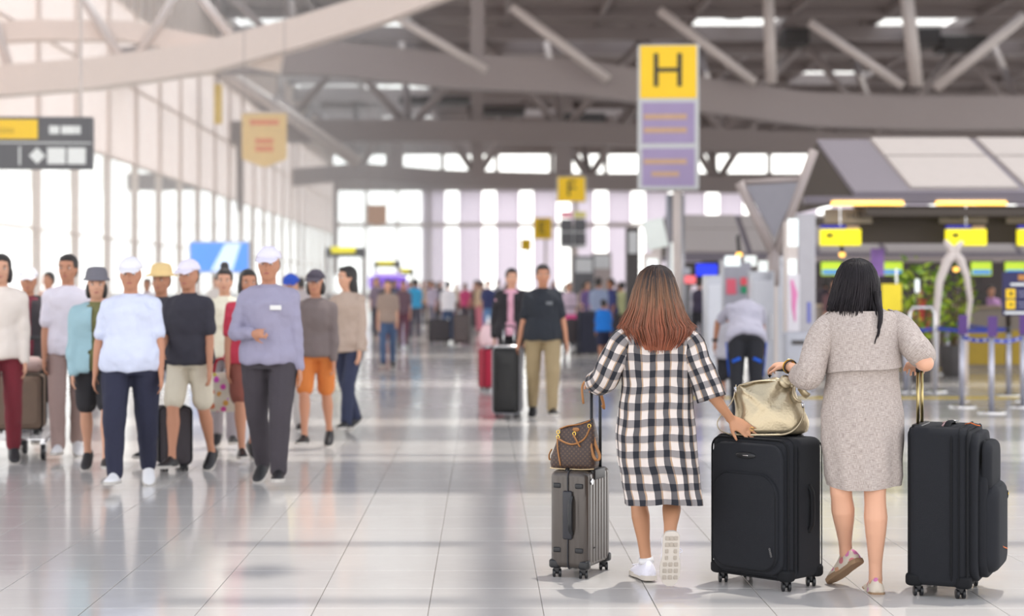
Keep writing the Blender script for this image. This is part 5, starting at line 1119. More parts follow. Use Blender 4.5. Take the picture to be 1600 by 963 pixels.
# hanging direction sign, upper left
Y = 32; t = thing('direction_sign', 'hanging dark grey direction sign with yellow field at the left edge', 'sign', ((50-755)*Y/F, Y, 0), .05)
zc = CAM_Z+(447-224)*Y/F; hh_ = 82*Y/F; wd = 190*Y/F
pane(t, 'panel', (0, zc), wd, hh_, SIGNG, 0, .22, .03); pane(t, 'yellow_field', (-.52, zc+.25), 1.3, .36, YEL, -.12); pane(t, 'upper_line', (.0, zc), wd*.98, .02, WTX, -.12)
pane(t, 'yellow_print', (-.55, zc+.22), .5, .10, mat('print_ochre', (222, 180, 10), .5), -.135, .01)
pane(t, 'divider', (-.20, zc-.24), .03, .34, WTX, -.12)
for c_, w_ in ((.46, .18), (.72, .26), (.9, .08)): pane(t, 'white_print', (c_-.03, zc+.24), w_, .15, WTX, -.12)
b = MB(); b.rings([[V((.12+.15*math.cos(a), yy, zc-.24+.15*math.sin(a))) for a in [k*PI/2 for k in range(4)]] for yy in (-.135, -.11)]); part('arrow_icon', b, WTX, t)
for k in range(2): pane(t, 'icon', (.47+.37*k, zc-.24), .33, .30, WTX, -.12)
for q in (-.9, .9): b = MB(); b.cyl((q, 0, zc+hh_/2-.02), (q, 0, 19.1), .025, 8); part('hanging_rod', b, steel_l, t)
def pennant(px, y0, y1, w_, Y, m, label, txt=None, tip=.16):
    X = (px-755)*Y/F; z0, z1 = CAM_Z+(447-y0)*Y/F, CAM_Z+(447-y1)*Y/F; w = w_*Y/F/2; t = thing('pennant_banner', label, 'banner', (X, Y, 0), 0, 'hanging pennant banners'); b = MB()
    h = z0-z1; P_ = [(-w, z0), (w, z0), (w, z1+h*tip), (0, z1), (-w, z1+h*tip)]; b.rings([[V((x_, yy, z_)) for x_, z_ in P_] for yy in (-.02, .02)]); part('cloth', b, m, t)
    if txt:
        for k in range(3): pane(t, 'print_band', (0, z0-h*(.18+.03*k) if k == 0 else z0-h*(.38+.14*k)), w*(1.3 if k == 0 else .8), h*.09, txt, -.03, .01)
    for q in (-w*.9, w*.9): b = MB(); b.cyl((q, 0, z0-.05), (q*1.0, 0, 19.05), .012, 6); part('cord', b, steel, t)
    b = MB(); b.cyl((-w*1.05, 0, z0), (w*1.05, 0, z0), .03, 8); part('rod', b, steel_l, t)
CRM = mat('cream_banner', (244, 222, 176), .7); translucent(CRM, .4)
pennant(413, 176, 262, 70, 52, CRM, 'cream pennant banner with red print hanging on the left', mat('banner_red', (226, 150, 120), .6))
pennant(589, 321, 353, 30, 80, mat('tan_banner', (196, 160, 136), .7), 'small tan pennant banner hanging in front of the end windows')
t = thing('column_sign', 'narrow yellow vertical sign hanging at upper left', 'sign', ((341-755)*60/F, 60, 0)); pane(t, 'panel', (0, CAM_Z+(447-163)*60/F), .24, 1.35, mat('pale_yellow', (228, 196, 110), .5), 0, .3); b = MB(); b.cyl((0, 0, 8.4), (0, 0, 19.1), .03, 6); part('hanging_rod', b, steel, t)
# blue advertising screen on posts
Y = 60; t = thing('advertising_screen', 'large blue screen standing above the crowd at left', 'screen', ((343-755)*Y/F, Y, 0)); BLU = mat('screen_blue', (70, 140, 232), .3, var=.25, vs=.6, emit=.75); zc = CAM_Z+(447-402)*Y/F
pane(t, 'housing', (0, zc), 2.12, 1.12, SFR, .06, .16, .02); pane(t, 'screen', (0, zc), 2.0, 1.0, BLU, -.03); b = MB(); P_ = [(-.3, zc-.48), (.45, zc-.48), (.75, zc+.48), (.2, zc+.48)]; b.rings([[V((x_, yy, z_)) for x_, z_ in P_] for yy in (-.055, -.042)]); part('screen_print', b, mat('screen_white', (205, 225, 250), .4, emit=.7), t)
for q in (-.8, .8): b = MB(); b.cyl((q, .06, 0), (q, .06, zc-.5), .06, 10); part('post', b, steel_l, t)
# counters with yellow-black headers in the far left
def kiosk(px, w_, y0, y1, Y, label, yl=.6):
    X = (px-755)*Y/F; w = w_*Y/F; z0 = CAM_Z+(447-y0)*Y/F; z1 = CAM_Z+(447-y1)*Y/F; t = thing('service_portal', label, 'kiosk', (X, Y, 0), 0, 'service portals with yellow headers')
    pane(t, 'header', (0, (z0+z1)/2), w, z0-z1, SIGNG, 0, .5, .02); pane(t, 'yellow_header', (-w*(.5-yl/2)+w*.15, z0-(z0-z1)*.25), w*yl, (z0-z1)*.62, YELB, -.27)
    for q in (-1, 1): b = MB(); b.box((q*(w/2-.08), 0, z1/2), (.14, .3, z1)); part('post', b, steel, t)
    pane(t, 'counter', (0, .55), w-.3, 1.1, SFR, .3, .5, .02); return t
kiosk(540, 62, 387, 402, 75, 'dark portal with yellow header, left of the purple display')
kiosk(605, 42, 408, 418, 95, 'low dark portal with yellow header above the purple display'); kiosk(634, 26, 420, 430, 100, 'smallest dark portal with yellow header, right of the purple display')
PUR = mat('purple_light', (128, 78, 214), .4, var=.2, vs=1, emit=.8)
t = thing('purple_display', 'purple lit display kiosk in the far left aisle', 'kiosk', ((606-755)*90/F, 90, 0)); pane(t, 'light_panel', (0, CAM_Z+(447-441)*90/F), 2.0, .62, PUR, 0, .6, .05); pane(t, 'light_top', (0, CAM_Z+(447-429)*90/F), 1.4, .2, mat('lilac_light', (200, 180, 235), .4, emit=.8), 0, .5, .03); pane(t, 'base', (0, .7), 1.8, 1.4, SFR, 0, .5, .03)

# ================================================================ CHECK-IN ISLAND (right)
def canopy(x0, x1, yf, zf, yr, zr, yb, name_lb, step, first=None, W_=None):
    """sloped awning: front eave (yf, zf), ridge (yr, zr), back foot (yb)"""
    t = thing('island_canopy', name_lb, 'canopy', (x0, yf, 0), 0, 'sloped canopies over the check-in islands'); Lr = x1-x0; d = V((0, yr-yf, zr-zf)); n = V((0, -d.z, d.y)).normalized()
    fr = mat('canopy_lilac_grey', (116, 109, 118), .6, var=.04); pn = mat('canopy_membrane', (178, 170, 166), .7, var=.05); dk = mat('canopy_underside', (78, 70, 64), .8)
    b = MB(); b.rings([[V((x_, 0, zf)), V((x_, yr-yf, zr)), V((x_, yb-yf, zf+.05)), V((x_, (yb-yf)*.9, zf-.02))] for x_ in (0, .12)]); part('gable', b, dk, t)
    b = MB(); b.rings([[V((x_, 0, zf)), V((x_, 0, zf+.10)), V((x_, yr-yf, zr+.08)), V((x_, yr-yf, zr))] for x_ in (.02, Lr)]); part('canopy_slab', b, fr, t)
    x = step*.62 if first is None else first
    while x < Lr-.2:
        for a, c in ((0.05, .60), (.63, .97)):
            w2 = step-.12; p0, p1 = d*a, d*c; R = []
            for off, ins in ((.07, 0), (.14, .02)):
                R.append([V((x+ins, 0, zf))+p0*1+n*off, V((x+w2-ins, 0, zf))+p0+n*off, V((x+w2-ins, 0, zf))+p1+n*off, V((x+ins, 0, zf))+p1+n*off])
            b = MB(); b.rings(R); part('membrane_panel', b, pn, t)
        x += step
    b = MB(); b.box((Lr/2-.4, .0, zf-.04), (Lr+.8, .36, .12)); part('eave_beam', b, fr, t)
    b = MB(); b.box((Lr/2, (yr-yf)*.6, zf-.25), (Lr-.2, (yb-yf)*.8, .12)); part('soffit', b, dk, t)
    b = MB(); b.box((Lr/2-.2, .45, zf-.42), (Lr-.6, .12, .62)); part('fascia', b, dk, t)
    return t
YI = 28
canopy(6.0, 15.5, YI, 2.93, 31.2, 4.07, 34, 'large sloped canopy with pale membrane panels over the near check-in island', 1.9, .95)
canopy(3.9*1.3, 17, 46, 2.25, 48.5, 3.4, 52, 'second sloped canopy behind the V-shaped strut', 1.8, .3)
canopy(8.3, 24, 66, 2.9, 69, 4.2, 72, 'third sloped canopy far behind, under the first', 2.2, .3)
AMB = mat('amber_light', (255, 196, 90), .4, var=0, emit=2.2)
for i, (x0, x1) in enumerate(((1299, 1412), (1462, 1573))):
    t = thing('light_bar', ['long amber light bar under the canopy above the left yellow sign', 'long amber light bar under the canopy above the right yellow sign'][i], 'lamp', ((x0+x1-1510)/2*27.8/F, 27.8, 2.83), 0, 'amber light bars under the canopy'); b = MB(); b.box((0, 0, 0), ((x1-x0)*27.8/F, .07, .07), bev=.02); part('tube', b, AMB, t); b = MB(); b.box((0, .05, .05), ((x1-x0)*27.8/F, .1, .05)); part('housing', b, steel, t)
def yellow_sign(px, Y, label, txt, cut=1):
    t = thing('counter_sign', label, 'sign', ((px-755)*Y/F, Y, 0), 0, 'hanging yellow counter signs'); zc = CAM_Z+(447-371)*Y/F
    pane(t, 'yellow_panel', (0, zc), .66, .27, YELB, 0, .10, .02); pane(t, 'blue_header', (-.12, zc+.16), .40, .07, mat('sign_blue', (50, 46, 170), .4, emit=.2), 0, .08); pane(t, 'tan_header', (.2, zc+.155), .2, .06, TTX, 0, .08)
    
    for q in (-1, 1): b = MB(); b.ell((-.18+q*.025, -.056, zc+.03), (.028, .006, .035), n=10, k=6); part('bag_icon', b, mat('sign_ink', (52, 46, 20), .5, var=0), t)
    for k in range(3): pane(t, 'print_line', (.12, zc+.06-.06*k), .28-.05*k, .012, mat('sign_line', (200, 186, 30), .5, var=0), -.053, .004)
    b = MB(); b.cyl((0, 0, zc+.18), (0, 0, 2.9), .014, 8); part('hanging_rod', b, M_CHR, t); b = MB(); b.ell((0, 0, zc+.24), (.025, .025, .025)); part('joint', b, M_CHR, t); return t
yellow_sign(1313, 27.85, 'left hanging yellow check-in sign over the black-haired woman', 'J3'); yellow_sign(1509, 27.85, 'middle hanging yellow check-in sign over the navy board', 'J4'); yellow_sign(1621, 27.85, 'yellow check-in sign cut by the right edge', 'J5')
# row number plates on the fascia
for i, (px, s_) in enumerate(((1325, 'H01'), (1505, 'H02'), (1610, 'H03'))):
    t = thing('number_plate', ['counter number plate H01 on the dark fascia', 'counter number plate H02 on the dark fascia', 'counter number plate H03 at the right edge'][i], 'sign', ((px-755)*28.15/F, 28.15, 2.64), 0, 'counter number plates'); pane(t, 'plate', (0, 0), .78, .24, mat('plate_taupe', (160, 148, 134), .6), 0, .03); text(t, s_, (.12 if i != 1 else -.2, 0), .17, dark, -.02)
# pendant spots
for i, px in enumerate((1316, 1155, 1494)):
    Y = 29.5; t = thing('spot_lamp', ['small warm spot lamp under the left yellow sign', 'small warm spot lamp hanging beside the V-shaped strut', 'small warm spot lamp behind the arched post'][i], 'lamp', ((px-755)*Y/F, Y, CAM_Z+(447-398 if i < 2 else 26)*Y/F), 0, 'warm spot lamps'); b = MB(); b.ell((0, 0, 0), (.055, .055, .045)); part('bulb', b, AMB, t); b = MB(); b.tube([(0, 0, .03), (-.02, .02, .30), (0, 0, (.68, .35, .95)[i])], [.035, .035, .012], 8); part('arm', b, dark, t)
    if i == 1: b = MB(); b.cyl((0, .03, .3), (0, .03, -t.location.z), .02, 8); part('pole', b, dark, t)
# V-shaped strut
t = thing('v_strut', 'grey V-shaped steel strut with infill panel beside the canopy', 'strut', ((1205-755)*27/F, 27, 0))
def wl(px, py, Y, o): return W(px, py, Y)-o
o_ = t.location.copy(); o_ = V((o_.x, 27, 0))
for a, c, r_ in (((1155, 285), (1207, 395), .10), ((1272, 235), (1213, 395), .10), ((1160, 285), (1258, 280), .05), ((1209, 392), (1209, 447), .12)): b = MB(); b.tube([wl(*a, 27, o_), wl(*c, 27, o_)], r_*.75, 10); part('strut_bar', b, steel, t, smooth=True)
b = MB(); b.rings([[wl(x_, y_, 27, o_)+V((0, dy, 0)) for x_, y_ in ((1164, 290), (1250, 285), (1210, 372))] for dy in (-.03, .03)]); part('infill_panel', b, mat('infill_grey', (132, 130, 138), .5), t)
b = MB(); b.cyl((wl(1209, 440, 27, o_).x, 0, 0), (wl(1209, 440, 27, o_).x, 0, 1.9), .06, 12); part('column', b, steel_l, t)
# tall lit pillar with poster
YP = 25; X = (1250-755)*YP/F; t = thing('advertising_pillar', 'tall silver pillar with lit panel and pink poster behind the black-haired woman', 'pillar', (X, YP, 0)); zt = CAM_Z+(447-335)*YP/F
LIT = mat('lit_white', (238, 246, 244), .4, var=0, emit=.5)
pane(t, 'column', (.07, zt/2), .26, zt, mat('silver_panel', (160, 158, 164), .35, .4), 0, .3, .02); pane(t, 'left_column', (-.13, zt/2-.05), .18, zt-.1, steel_l, 0, .28, .02)
pane(t, 'lit_panel', (-.13, zt-.27), .15, .40, LIT, -.15); pane(t, 'lit_panel', (-.14, zt-.76), .12, .22, LIT, -.15)
pane(t, 'poster', (-.12, zt-1.28), .17, .82, mat('poster_pale', (218, 214, 220), .4), -.15)
b = MB(); b.tube([(-.15, -.165, zt-.95), (-.11, -.165, zt-1.15), (-.12, -.165, zt-1.35), (-.10, -.165, zt-1.55)], [(.02, .004), (.045, .004), (.03, .004), (.01, .004)], 8, side=(1, 0, 0)); part('poster_figure', b, mat('poster_pink', (222, 130, 180), .5), t)
pane(t, 'blue_strip', (.10, zt-1.42), .05, .30, mat('strip_blue', (110, 116, 190), .5), -.155)
t = thing('bin', 'pale grey waste bin at the foot of the advertising pillar', 'bin', ((1244-755)*24/F, 24, 0)); b = MB(); rbox(b, V((0, 0, 0)), AX, AY, AZ, .34, .3, .86, .04, .02); part('body', b, mat('pale_bin', (176, 178, 188), .5), t); pane(t, 'slot', (0, .72), .18, .06, dark, -.152)
# silver booths / machines
def booth(x0, x1, y0, Y, label, m, h=None, extra=None):
    X = ((x0+x1)/2-755)*Y/F; w = (x1-x0)*Y/F; zt = CAM_Z+(447-y0)*Y/F; t = thing('service_booth', label, 'booth', (X, Y, 0), 0, 'silver service booths'); b = MB(); rbox(b, V((0, .1, 0)), AX, AY, AZ, w, .5, zt, .04, .02); part('cabinet', b, m, t)
    pane(t, 'door_panel', (0, zt*.52), w*.78, zt*.8, mat('door_pale', (196, 198, 206), .35), -.16, .03, .008); b = MB(); b.cyl((w*.32, -.20, zt*.4), (w*.32, -.20, zt*.62), .012, 8); part('door_handle', b, M_CHR, t); return t
SB = mat('silver_booth', (166, 168, 176), .3, .3)
booth(1102, 1126, 430, 24, 'silver booth left of the bending man', SB); booth(1172, 1208, 424, 26, 'silver booth right of the bending man', SB); booth(1128, 1140, 405, 30, 'slim silver booth behind the bending man', SB); booth(1206, 1228, 402, 28, 'silver booth touching the advertising pillar', SB); booth(1052, 1078, 418, 44, 'far silver booth behind the copper-haired woman', SB)
t = thing('notice_board', 'grey notice board with red grid and green square above the bending man', 'sign', ((1152-755)*27/F, 27, 0)); zc = CAM_Z+(447-440)*27/F
pane(t, 'board', (0, zc-.35), .42, 1.3, mat('board_grey', (150, 150, 160), .5), 0, .06); pane(t, 'red_grid', (-.10, zc-.08), .15, .24, mat('grid_red', (210, 90, 110), .5, var=.2, vs=40), -.04); pane(t, 'red_square', (.10, zc), .11, .12, mat('square_red', (216, 80, 92), .5), -.04); pane(t, 'green_square', (.10, zc-.13), .09, .11, mat('square_green', (24, 136, 96), .5), -.04)
pane(t, 'lit_header', (-.08, zc+.32), .24, .16, LIT, -.04); b = MB(); b.box((0, 0, .4), (.1, .05, .8)); part('leg', b, steel, t)
for k, (px, py, w_, h_) in enumerate(((1172, 408, 18, 16), (1192, 416, 14, 16), (1211, 402, 12, 14))):
    Y = 30; t = thing('light_box', ['small lit white box left of the arched lights', 'small lit white box near the advertising pillar', 'slim lit white box beside the advertising pillar'][k], 'lamp', ((px-755)*Y/F, Y, 0), 0, 'lit white boxes'); zc = CAM_Z+(447-py)*Y/F; pane(t, 'lit_panel', (0, zc), w_*Y/F, h_*Y/F, LIT, -.03, .04); pane(t, 'housing', (0, zc), w_*Y/F+.04, h_*Y/F+.04, steel, .02, .06); b = MB(); b.box((0, .03, zc/2), (.05, .04, zc)); part('post', b, steel, t)
# screens
def screen(px, py, w_, h_, Y, m, label, m2=None):
    X = (px-755)*Y/F; zc = CAM_Z+(447-py)*Y/F; w, h = w_*Y/F, h_*Y/F; t = thing('monitor', label, 'screen', (X, Y, 0)); pane(t, 'bezel', (0, zc), w+.05, h+.05, M_PLA, .03, .06); pane(t, 'display', (0, zc), w, h, m, -.01)
    if m2: pane(t, 'display_band', (0, zc-h*.25), w*.9, h*.3, m2, -.025, .01)
    b = MB(); b.box((0, .05, zc/2), (.06, .05, zc)); part('post', b, dark, t); return t
screen(1104, 422, 33, 19, 36, mat('display_blue', (26, 52, 226), .3, var=.3, vs=3, emit=.9), 'bright blue monitor right of the copper-haired woman')
screen(1075, 437, 24, 12, 36, mat('display_red', (236, 110, 116), .3, var=.2, vs=3, emit=.8), 'small red and white monitor beside the copper-haired woman')
DG_ = mat('display_lime', (190, 220, 60), .3, var=.15, vs=3, emit=.8); DB_ = mat('display_azure', (40, 130, 220), .3, var=.3, vs=3, emit=.8)
for i, px in enumerate((1299, 1394, 1533, 1586)):
    t = screen(px, 420, 32, 21, 34, DG_, ['lime and blue counter monitor left of the black hair', 'lime and blue counter monitor right of the black hair', 'lime and blue counter monitor right of the arched post', 'lime and blue counter monitor above the navy board'][i], DB_); t['group'] = 'lime and blue monitors above the counters'
t = thing('tilted_screen', 'white tilted screen on a post above the copper-haired woman', 'screen', ((1030-755)*33/F, 33, 0)); zc = CAM_Z+(447-366)*33/F; b = MB(); b.box((-.08, -.05, zc), (.40, .06, .56), ax=(V((.94, 0, .2)).normalized(), AY, V((-.2, 0, .94)).normalized()), bev=.02); part('display', b, mat('pale_screen', (214, 220, 216), .4, emit=.25), t); b = MB(); b.cyl((-.05, .05, 0), (-.05, .05, zc), .1, 12); part('post', b, steel_l, t)
t = thing('round_column', 'silver round column with lit strips under the H sign', 'column', ((1055-755)*35/F, 35, 0)); b = MB(); b.cyl((0, 0, 0), (0, 0, CAM_Z+1.85), .19, 24); part('shaft', b, mat('silver_column', (150, 150, 156), .3, .5), t, smooth=True); pane(t, 'lit_strip', (-.06, CAM_Z+.45), .10, .85, LIT, -.2)
for k, (px, y0, y1, Y) in enumerate(((1018, 396, 440, 31.5), (988, 356, 440, 40), (912, 400, 470, 62), (940, 395, 470, 66))):
    t = thing('kiosk_post', ['silver kiosk post just left of the copper-haired woman', 'dark leaning kiosk post left of the tilted screen', 'dark grey kiosk tower far behind the black T-shirt man', 'grey kiosk tower right of the far dark tower'][k], 'kiosk', ((px-755)*Y/F, Y, 0)); z_ = CAM_Z+(447-y0)*Y/F; b = MB(); b.box((0, 0, z_/2), (.3 if k < 2 else .75, .3, z_), bev=.03); part('tower', b, [steel_l, dark, SIGNG, steel][k], t); pane(t, 'panel', (0, z_-.35), .2 if k < 2 else .6, .5, LIT if k == 0 else SFR, -.17)
# arched post
t = thing('arched_post', 'tall silver arched post splitting in two legs beside the plants', 'post', ((1482-755)*26/F, 26, 0)); o_ = V((t.location.x, 26, 0))
b = MB(); b.tube([wl(1490, 396, 26, o_), wl(1480, 408, 26, o_), wl(1468, 440, 26, o_), wl(1463, 490, 26, o_), wl(1461, 560, 26, o_), wl(1461, 602, 26, o_)], [.085, .075, .06, .05, .045, .045], 10); part('left_leg', b, steel_l, t, smooth=True)
b = MB(); b.tube([wl(1490, 396, 26, o_), wl(1500, 406, 26, o_), wl(1510, 430, 26, o_), wl(1516, 470, 26, o_), wl(1518, 520, 26, o_)+V((0, .3, 0)), wl(1518, 602, 26, o_)+V((0, .3, 0))], [.085, .07, .05, .04, .035, .035], 10); part('right_leg', b, steel_l, t, smooth=True)
b = MB(); b.tube([wl(1490, 398, 26, o_), wl(1484, 386, 26, o_), wl(1476, 376, 26, o_)], [.08, .05, .03], 10); part('upper_arm', b, steel_l, t, smooth=True); b = MB(); b.tube([wl(1490, 398, 26, o_), wl(1497, 386, 26, o_), wl(1504, 378, 26, o_)], [.08, .05, .03], 10); part('upper_arm', b, steel_l, t, smooth=True)
# counters
def counter(x0, x1, Y, label, fm, tm, h=1.1, top=.0):
    X0_, X1_ = (x0-755)*Y/F, (x1-755)*Y/F; t = thing('check_in_counter', label, 'counter', ((X0_+X1_)/2, Y, 0), 0, 'check-in counters of the near island'); w = X1_-X0_
    b = MB(); b.box((0, .3, h/2), (w, .6, h), bev=.01); part('body', b, tm, t); pane(t, 'front_panel', (0, h*.36), w*.96, h*.56, fm, -.015, .03); b = MB(); b.box((0, .25, h+.02), (w+.06, .75, .045), bev=.01); part('worktop', b, mat('worktop_tan', (170, 150, 128), .5), t); b = MB(); b.box((0, .3, h+.16), (w*.3, .08, .26), bev=.01); part('desk_screen', b, dark, t); return t
CT = mat('counter_taupe', (136, 126, 118), .6); CY = mat('counter_yellow', (176, 146, 24), .45)
counter(1505, 1572, 31, 'taupe check-in counter with yellow front, right of the arched post', CY, CT); counter(1579, 1660, 31, 'check-in counter with yellow front behind the navy board', CY, CT); counter(1395, 1500, 32, 'check-in counter behind the grey linen woman', CT, CT); counter(1280, 1390, 33, 'check-in counter hidden partly by the black hair', CT, CT)
# dark recess and back shelving behind counters: partition wall of the island
t = thing('island_partition', 'dark brown partition wall running behind the check-in counters', 'partition', ((1430-755)*36/F+3, 36.5, 0)); 
for k in range(9): b = MB(); b.box((-5.2+1.3*k, 0, 1.0), (1.26, .15, 2.0), bev=.01); part('wall_panel', b, mat('partition_brown', (70, 62, 62), .7), t)
b = MB(); b.box((0, 0, 2.06), (12, .2, .12)); part('top_rail', b, steel, t)
# floor inlay yellow line and weighing belts
t = struct(bpy.data.objects.new('trim_1', None)); COL.objects.link(t)
for px, py, w_ in ((1325, 622, 5), (1550, 577, 6)): b = MB(); Y = GY(py); b.box(((px-755)*Y/F, Y, .002), (w_, .35, .006)); part('yellow_floor_line', b, mat('floor_yellow', (206, 176, 40), .4), t)
# potted plants
LEAF = mat('leaf_green', (104, 140, 26), .5, var=.3, vs=5); LEAF2 = mat('leaf_yellow_green', (156, 178, 40), .5, var=.3, vs=5)
def plant(px, Y, h, label, sc_=1, n=150, seed=1):
    rn = random.Random(seed); t = thing('potted_plant', label, 'plant', ((px-755)*Y/F, Y, 0), 0, 'potted plants beside the counters'); b = MB(); b.tube([(0, 0, 0), (0, 0, .04), (0, 0, .5), (0, 0, .52)], [.17, .18, .25, .24], 16); part('pot', b, dark, t)
    b = MB()
    for k in range(5): a = rn.uniform(0, 6.3); b.tube([(0, 0, .45), (.1*math.cos(a), .1*math.sin(a), .9), (.25*math.cos(a), .25*math.sin(a), h*.85)], [.018, .014, .006], 6)
    st_ = part('stem', b, mat('stem_brown', (96, 80, 50), .8), t, smooth=True); st_['kind'] = 'stuff'
    me = []
    for m_ in (LEAF, LEAF2):
        b = MB(); b.v = [(0, 0, 0), (.035, .06, .01), (0, .15, .015), (-.035, .06, .01), (0, .07, -.004)]; b.face((0, 1, 4)); b.face((1, 2, 4)); b.face((2, 3, 4)); b.face((3, 0, 4)); me.append(b.mesh('leaf', m_))
    for i in range(n):
        th, ph = rn.uniform(0, 6.3), rn.uniform(-1, 1); r = rn.uniform(.3, 1)**.5; p = V((.42*r*math.cos(th)*math.sqrt(1-ph*ph), .36*r*math.sin(th)*math.sqrt(1-ph*ph), .5+(h-.5)*(.55+.5*ph*r)))
        o = link('leaf', me[i % 2], t, p); o.rotation_euler = (rn.uniform(-1, 1), rn.uniform(-1, 1), rn.uniform(0, 6.3)); o.scale = (1.2,)*3
plant(1436, 27, 1.92, 'large leafy green plant in a dark pot left of the arched post', n=190, seed=2); plant(1490, 28.5, 1.85, 'leafy plant behind the arched post', n=130, seed=5)
# yellow info panel and others
t = thing('yellow_stand', 'yellow stand sign right of the black hair', 'sign', ((1393-755)*25/F, 25, 0)); pane(t, 'panel', (0, CAM_Z-.17), .29, .40, mat('stand_yellow', (232, 208, 40), .45, emit=.1), 0, .04, .01); b = MB(); b.cyl((.08, .04, 0), (.08, .04, 1.75), .018, 8); part('pole', b, M_CHR, t)
t = thing('poster_stand', 'purple and orange poster above the black hair', 'sign', ((1371-755)*29/F, 29, 0)); pane(t, 'panel', (0, CAM_Z+(447-410)*29/F), .22, .46, mat('poster_violet', (150, 110, 190), .5, var=.4, vs=5), 0, .03); b = MB(); b.cyl((0, .03, 0), (0, .03, 1.8), .02, 8); part('pole', b, M_CHR, t)
t = thing('lit_capsule', 'small bright white capsule light in front of the plants', 'lamp', ((1420-755)*26/F, 26, 0)); b = MB(); b.limb((0, -.5, CAM_Z+.07), (0, -.5, CAM_Z-.07), .035, .035); part('light', b, LIT, t, smooth=True); b = MB(); b.cyl((0, -.46, 0), (0, -.46, 1.4), .015, 8); part('pole', b, dark, t)
# navy board
Y = 22.5; t = thing('navy_board', 'navy information board with yellow squares at the right edge', 'sign', ((1596-755)*Y/F, Y, 0)); zc = CAM_Z+(447-459)*Y/F
pane(t, 'panel', (0, zc), .50, .57, NAVY, 0, .04, .01); pane(t, 'header_print', (.06, zc+.21), .22, .07, mat('print_orange', (190, 130, 60), .5), -.025, .006); pane(t, 'header_print', (-.05, zc+.12), .2, .03, WTX, -.025, .006)
for k in range(2): pane(t, 'yellow_square', (-.15, zc+.0-.14*k), .12, .12, YEL, -.026, .01); b = MB(); b.ell((-.145, -.035, zc-.14*k), (.022, .004, .03-.01*k), n=8, k=5); part('icon', b, INK, t); pane(t, 'print_line', (.08, zc+.02-.14*k), .26, .014, mat('print_grey', (150, 150, 180), .5), -.025, .006); pane(t, 'print_line', (.06, zc-.03-.14*k), .2, .014, mat('print_grey', (150, 150, 180), .5), -.025, .006)
pane(t, 'footer_line', (0, zc-.25), .46, .03, WTX, -.025, .006); b = MB(); b.cyl((.1, .04, 0), (.1, .04, zc), .03, 12); part('post', b, M_CHR, t); b = MB(); b.tube([(.1, .04, 0), (.1, .04, .02)], .18, 20); part('base', b, M_CHR, t)
# stanchions and belts
BELT = mat('belt_blue', (46, 66, 168), .6); TAGM = mat('stanchion_tag', (84, 50, 120), .5, var=.3, vs=20)
posts = [(1503, 636, 'nearest-left chrome stanchion with violet tag', 1), (1549, 645, 'nearest chrome stanchion with pink-violet tag, mid right', 1), (1598, 636, 'chrome stanchion at the right edge', 1), (1461, 612, 'chrome stanchion beside the arched post', 0), (1576, 618, 'rear chrome stanchion left of the navy board post', 0), (1415, 612, 'rear chrome stanchion behind the linen sleeve', 0), (1480, 585, 'thin rear chrome stanchion before the taupe counter', 0)]
SP = []
for px, py, lb, tg in posts:
    Y = GY(py); X = (px-755)*Y/F; t = thing('stanchion', lb, 'stanchion', (X, Y, 0), 0, 'chrome queue stanchions'); h = 1.0 if tg else .95
    b = MB(); b.tube([(0, 0, 0), (0, 0, .012), (0, 0, .03)], [.17, .17, .10], 24); part('base', b, M_CHR, t, smooth=False); b = MB(); b.cyl((0, 0, .02), (0, 0, h-.08), .032, 16); part('post', b, mat('satin_steel', (176, 176, 188), .35, .6), t, smooth=True); b = MB(); b.cyl((0, 0, h-.1), (0, 0, h), .036, 16); part('belt_head', b, M_PLA, t)
    if tg: pane(t, 'tag', (0, h+.02), .11, .24, TAGM, -.045, .01)
    SP.append((X, Y))
for i, (a, c, z_) in enumerate(((0, 1, .87), (1, 2, .86), (3, 4, .90), (5, 3, .90), (6, 4, .9))):
    p, q = V((*SP[a], z_)), V((*SP[c], z_)); d = (q-p); t = thing('queue_belt', ['blue queue belt with pale marks between the two nearest stanchions', 'blue queue belt running to the right edge', 'rear blue queue belt behind the nearest stanchions', 'rear blue queue belt behind the linen sleeve', 'rear blue belt before the taupe counter'][i], 'belt', p, 0, 'blue queue belts'); n_ = V((d.y, -d.x, 0)).normalized(); b = MB()
    b.rings([[d*t_+n_*o*.003+AZ*(zz-.03*math.sin(PI*t_)) for o, zz in ((1, -.025), (1, .025), (-1, .025), (-1, -.025))] for t_ in [k/6*.92+.04 for k in range(7)]]); part('webbing', b, BELT, t)
    if i < 2:
        for k in (.3, .55, .8): b = MB(); b.box(d*k+n_*.006-AZ*.028*math.sin(PI*k), (.05, .004, .02), ax=(d.normalized(), n_.cross(AZ).cross(AZ)*-1 if False else d.normalized().cross(AZ), AZ)); part('belt_mark', b, WTX, t)
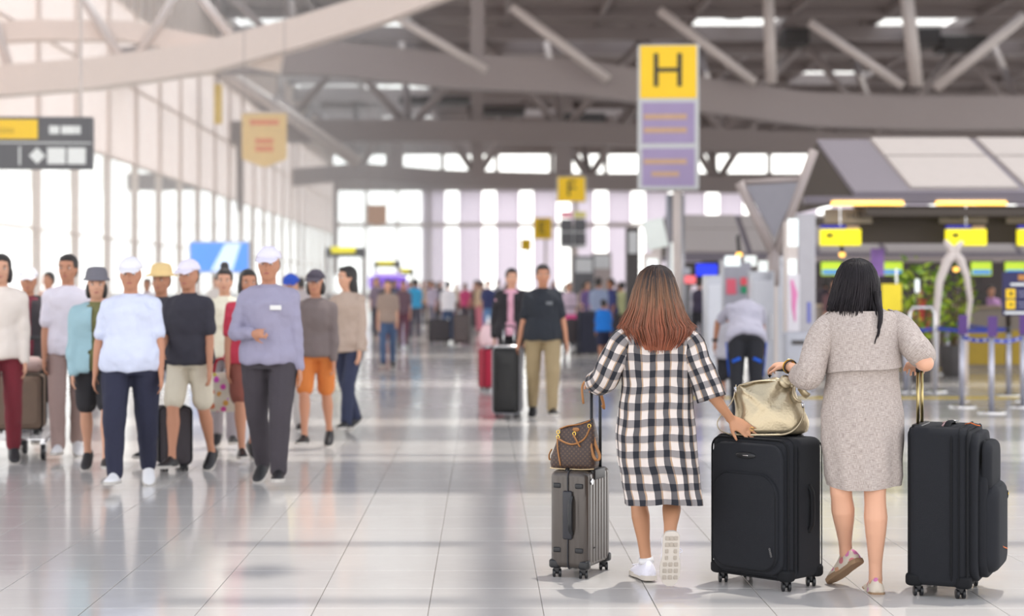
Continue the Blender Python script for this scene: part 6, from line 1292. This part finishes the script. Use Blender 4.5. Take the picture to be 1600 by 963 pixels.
# chrome hoop rail
t = thing('hoop_rail', 'chrome hoop rail behind the shoulder of the linen woman', 'rail', ((1442-755)*24/F, 24, 0)); b = MB(); b.tube([(-.18, 0, 0), (-.18, 0, 1.12), (-.14, 0, 1.2), (.12, 0, 1.2), (.16, 0, 1.12), (.16, 0, 0)], .022, 10); part('rail', b, M_CHR, t, smooth=True)
# staff and travellers at the island
g = 'people at the check-in counters'
for i, (px, Y, H_, c1, c2, lb, yw) in enumerate(((1300, 30, 1.62, (110, 80, 84), (50, 46, 50), 'person in mauve top left of the black hair', .5), (1436, 30.5, 1.5, (196, 60, 66), (60, 50, 50), 'person in red top among the plants', .1), (1515, 33, 1.5, (84, 66, 70), (50, 46, 50), 'dark-haired clerk behind the taupe counter', 0), (1548, 33, 1.5, (196, 150, 200), (60, 50, 70), 'clerk in lilac top behind the taupe counter', 0), (1292, 35.4, 1.7, (60, 52, 60), (50, 46, 50), 'person in dark top far left of the black hair', 2.8))):
    person((px-755)*Y/F, Y, lb, H=H_, yaw=yw, top=C('desk_top%d' % i, *c1), bottom=C('desk_bottom%d' % i, *c2), hr='short' if i % 2 else 'bob', skin=i % 3, vox=.024, group=g, det=False)
# haze volume, added to imitate a light-leak wash over the left half
hm = bpy.data.materials.new('light_wash_scatter'); hm.use_nodes = True; n = hm.node_tree; n.nodes.clear(); o = n.nodes.new('ShaderNodeOutputMaterial'); vs = n.nodes.new('ShaderNodeVolumeScatter'); vs.inputs['Color'].default_value = (1, .94, .91, 1); vs.inputs['Anisotropy'].default_value = .2
g = n.nodes.new('ShaderNodeNewGeometry'); sp = n.nodes.new('ShaderNodeSeparateXYZ'); mr = n.nodes.new('ShaderNodeMapRange'); n.links.new(g.outputs['Position'], sp.inputs[0]); n.links.new(sp.outputs[0], mr.inputs[0])
mr.inputs[1].default_value = .5; mr.inputs[2].default_value = -8; mr.inputs[3].default_value = 0; mr.inputs[4].default_value = .006
n.links.new(mr.outputs[0], vs.inputs['Density']); n.links.new(vs.outputs[0], o.inputs['Volume'])
b = MB(); b.box((-7.7, 98, 9.3), (16.5, 177, 18.2)); hz = part('light_wash', b, hm); hz['kind'] = 'structure'
sc.cycles.volume_step_rate = 4; sc.cycles.volume_max_steps = 64; sc.cycles.volume_bounces = 0
bpy.data.scenes.remove(TMP)
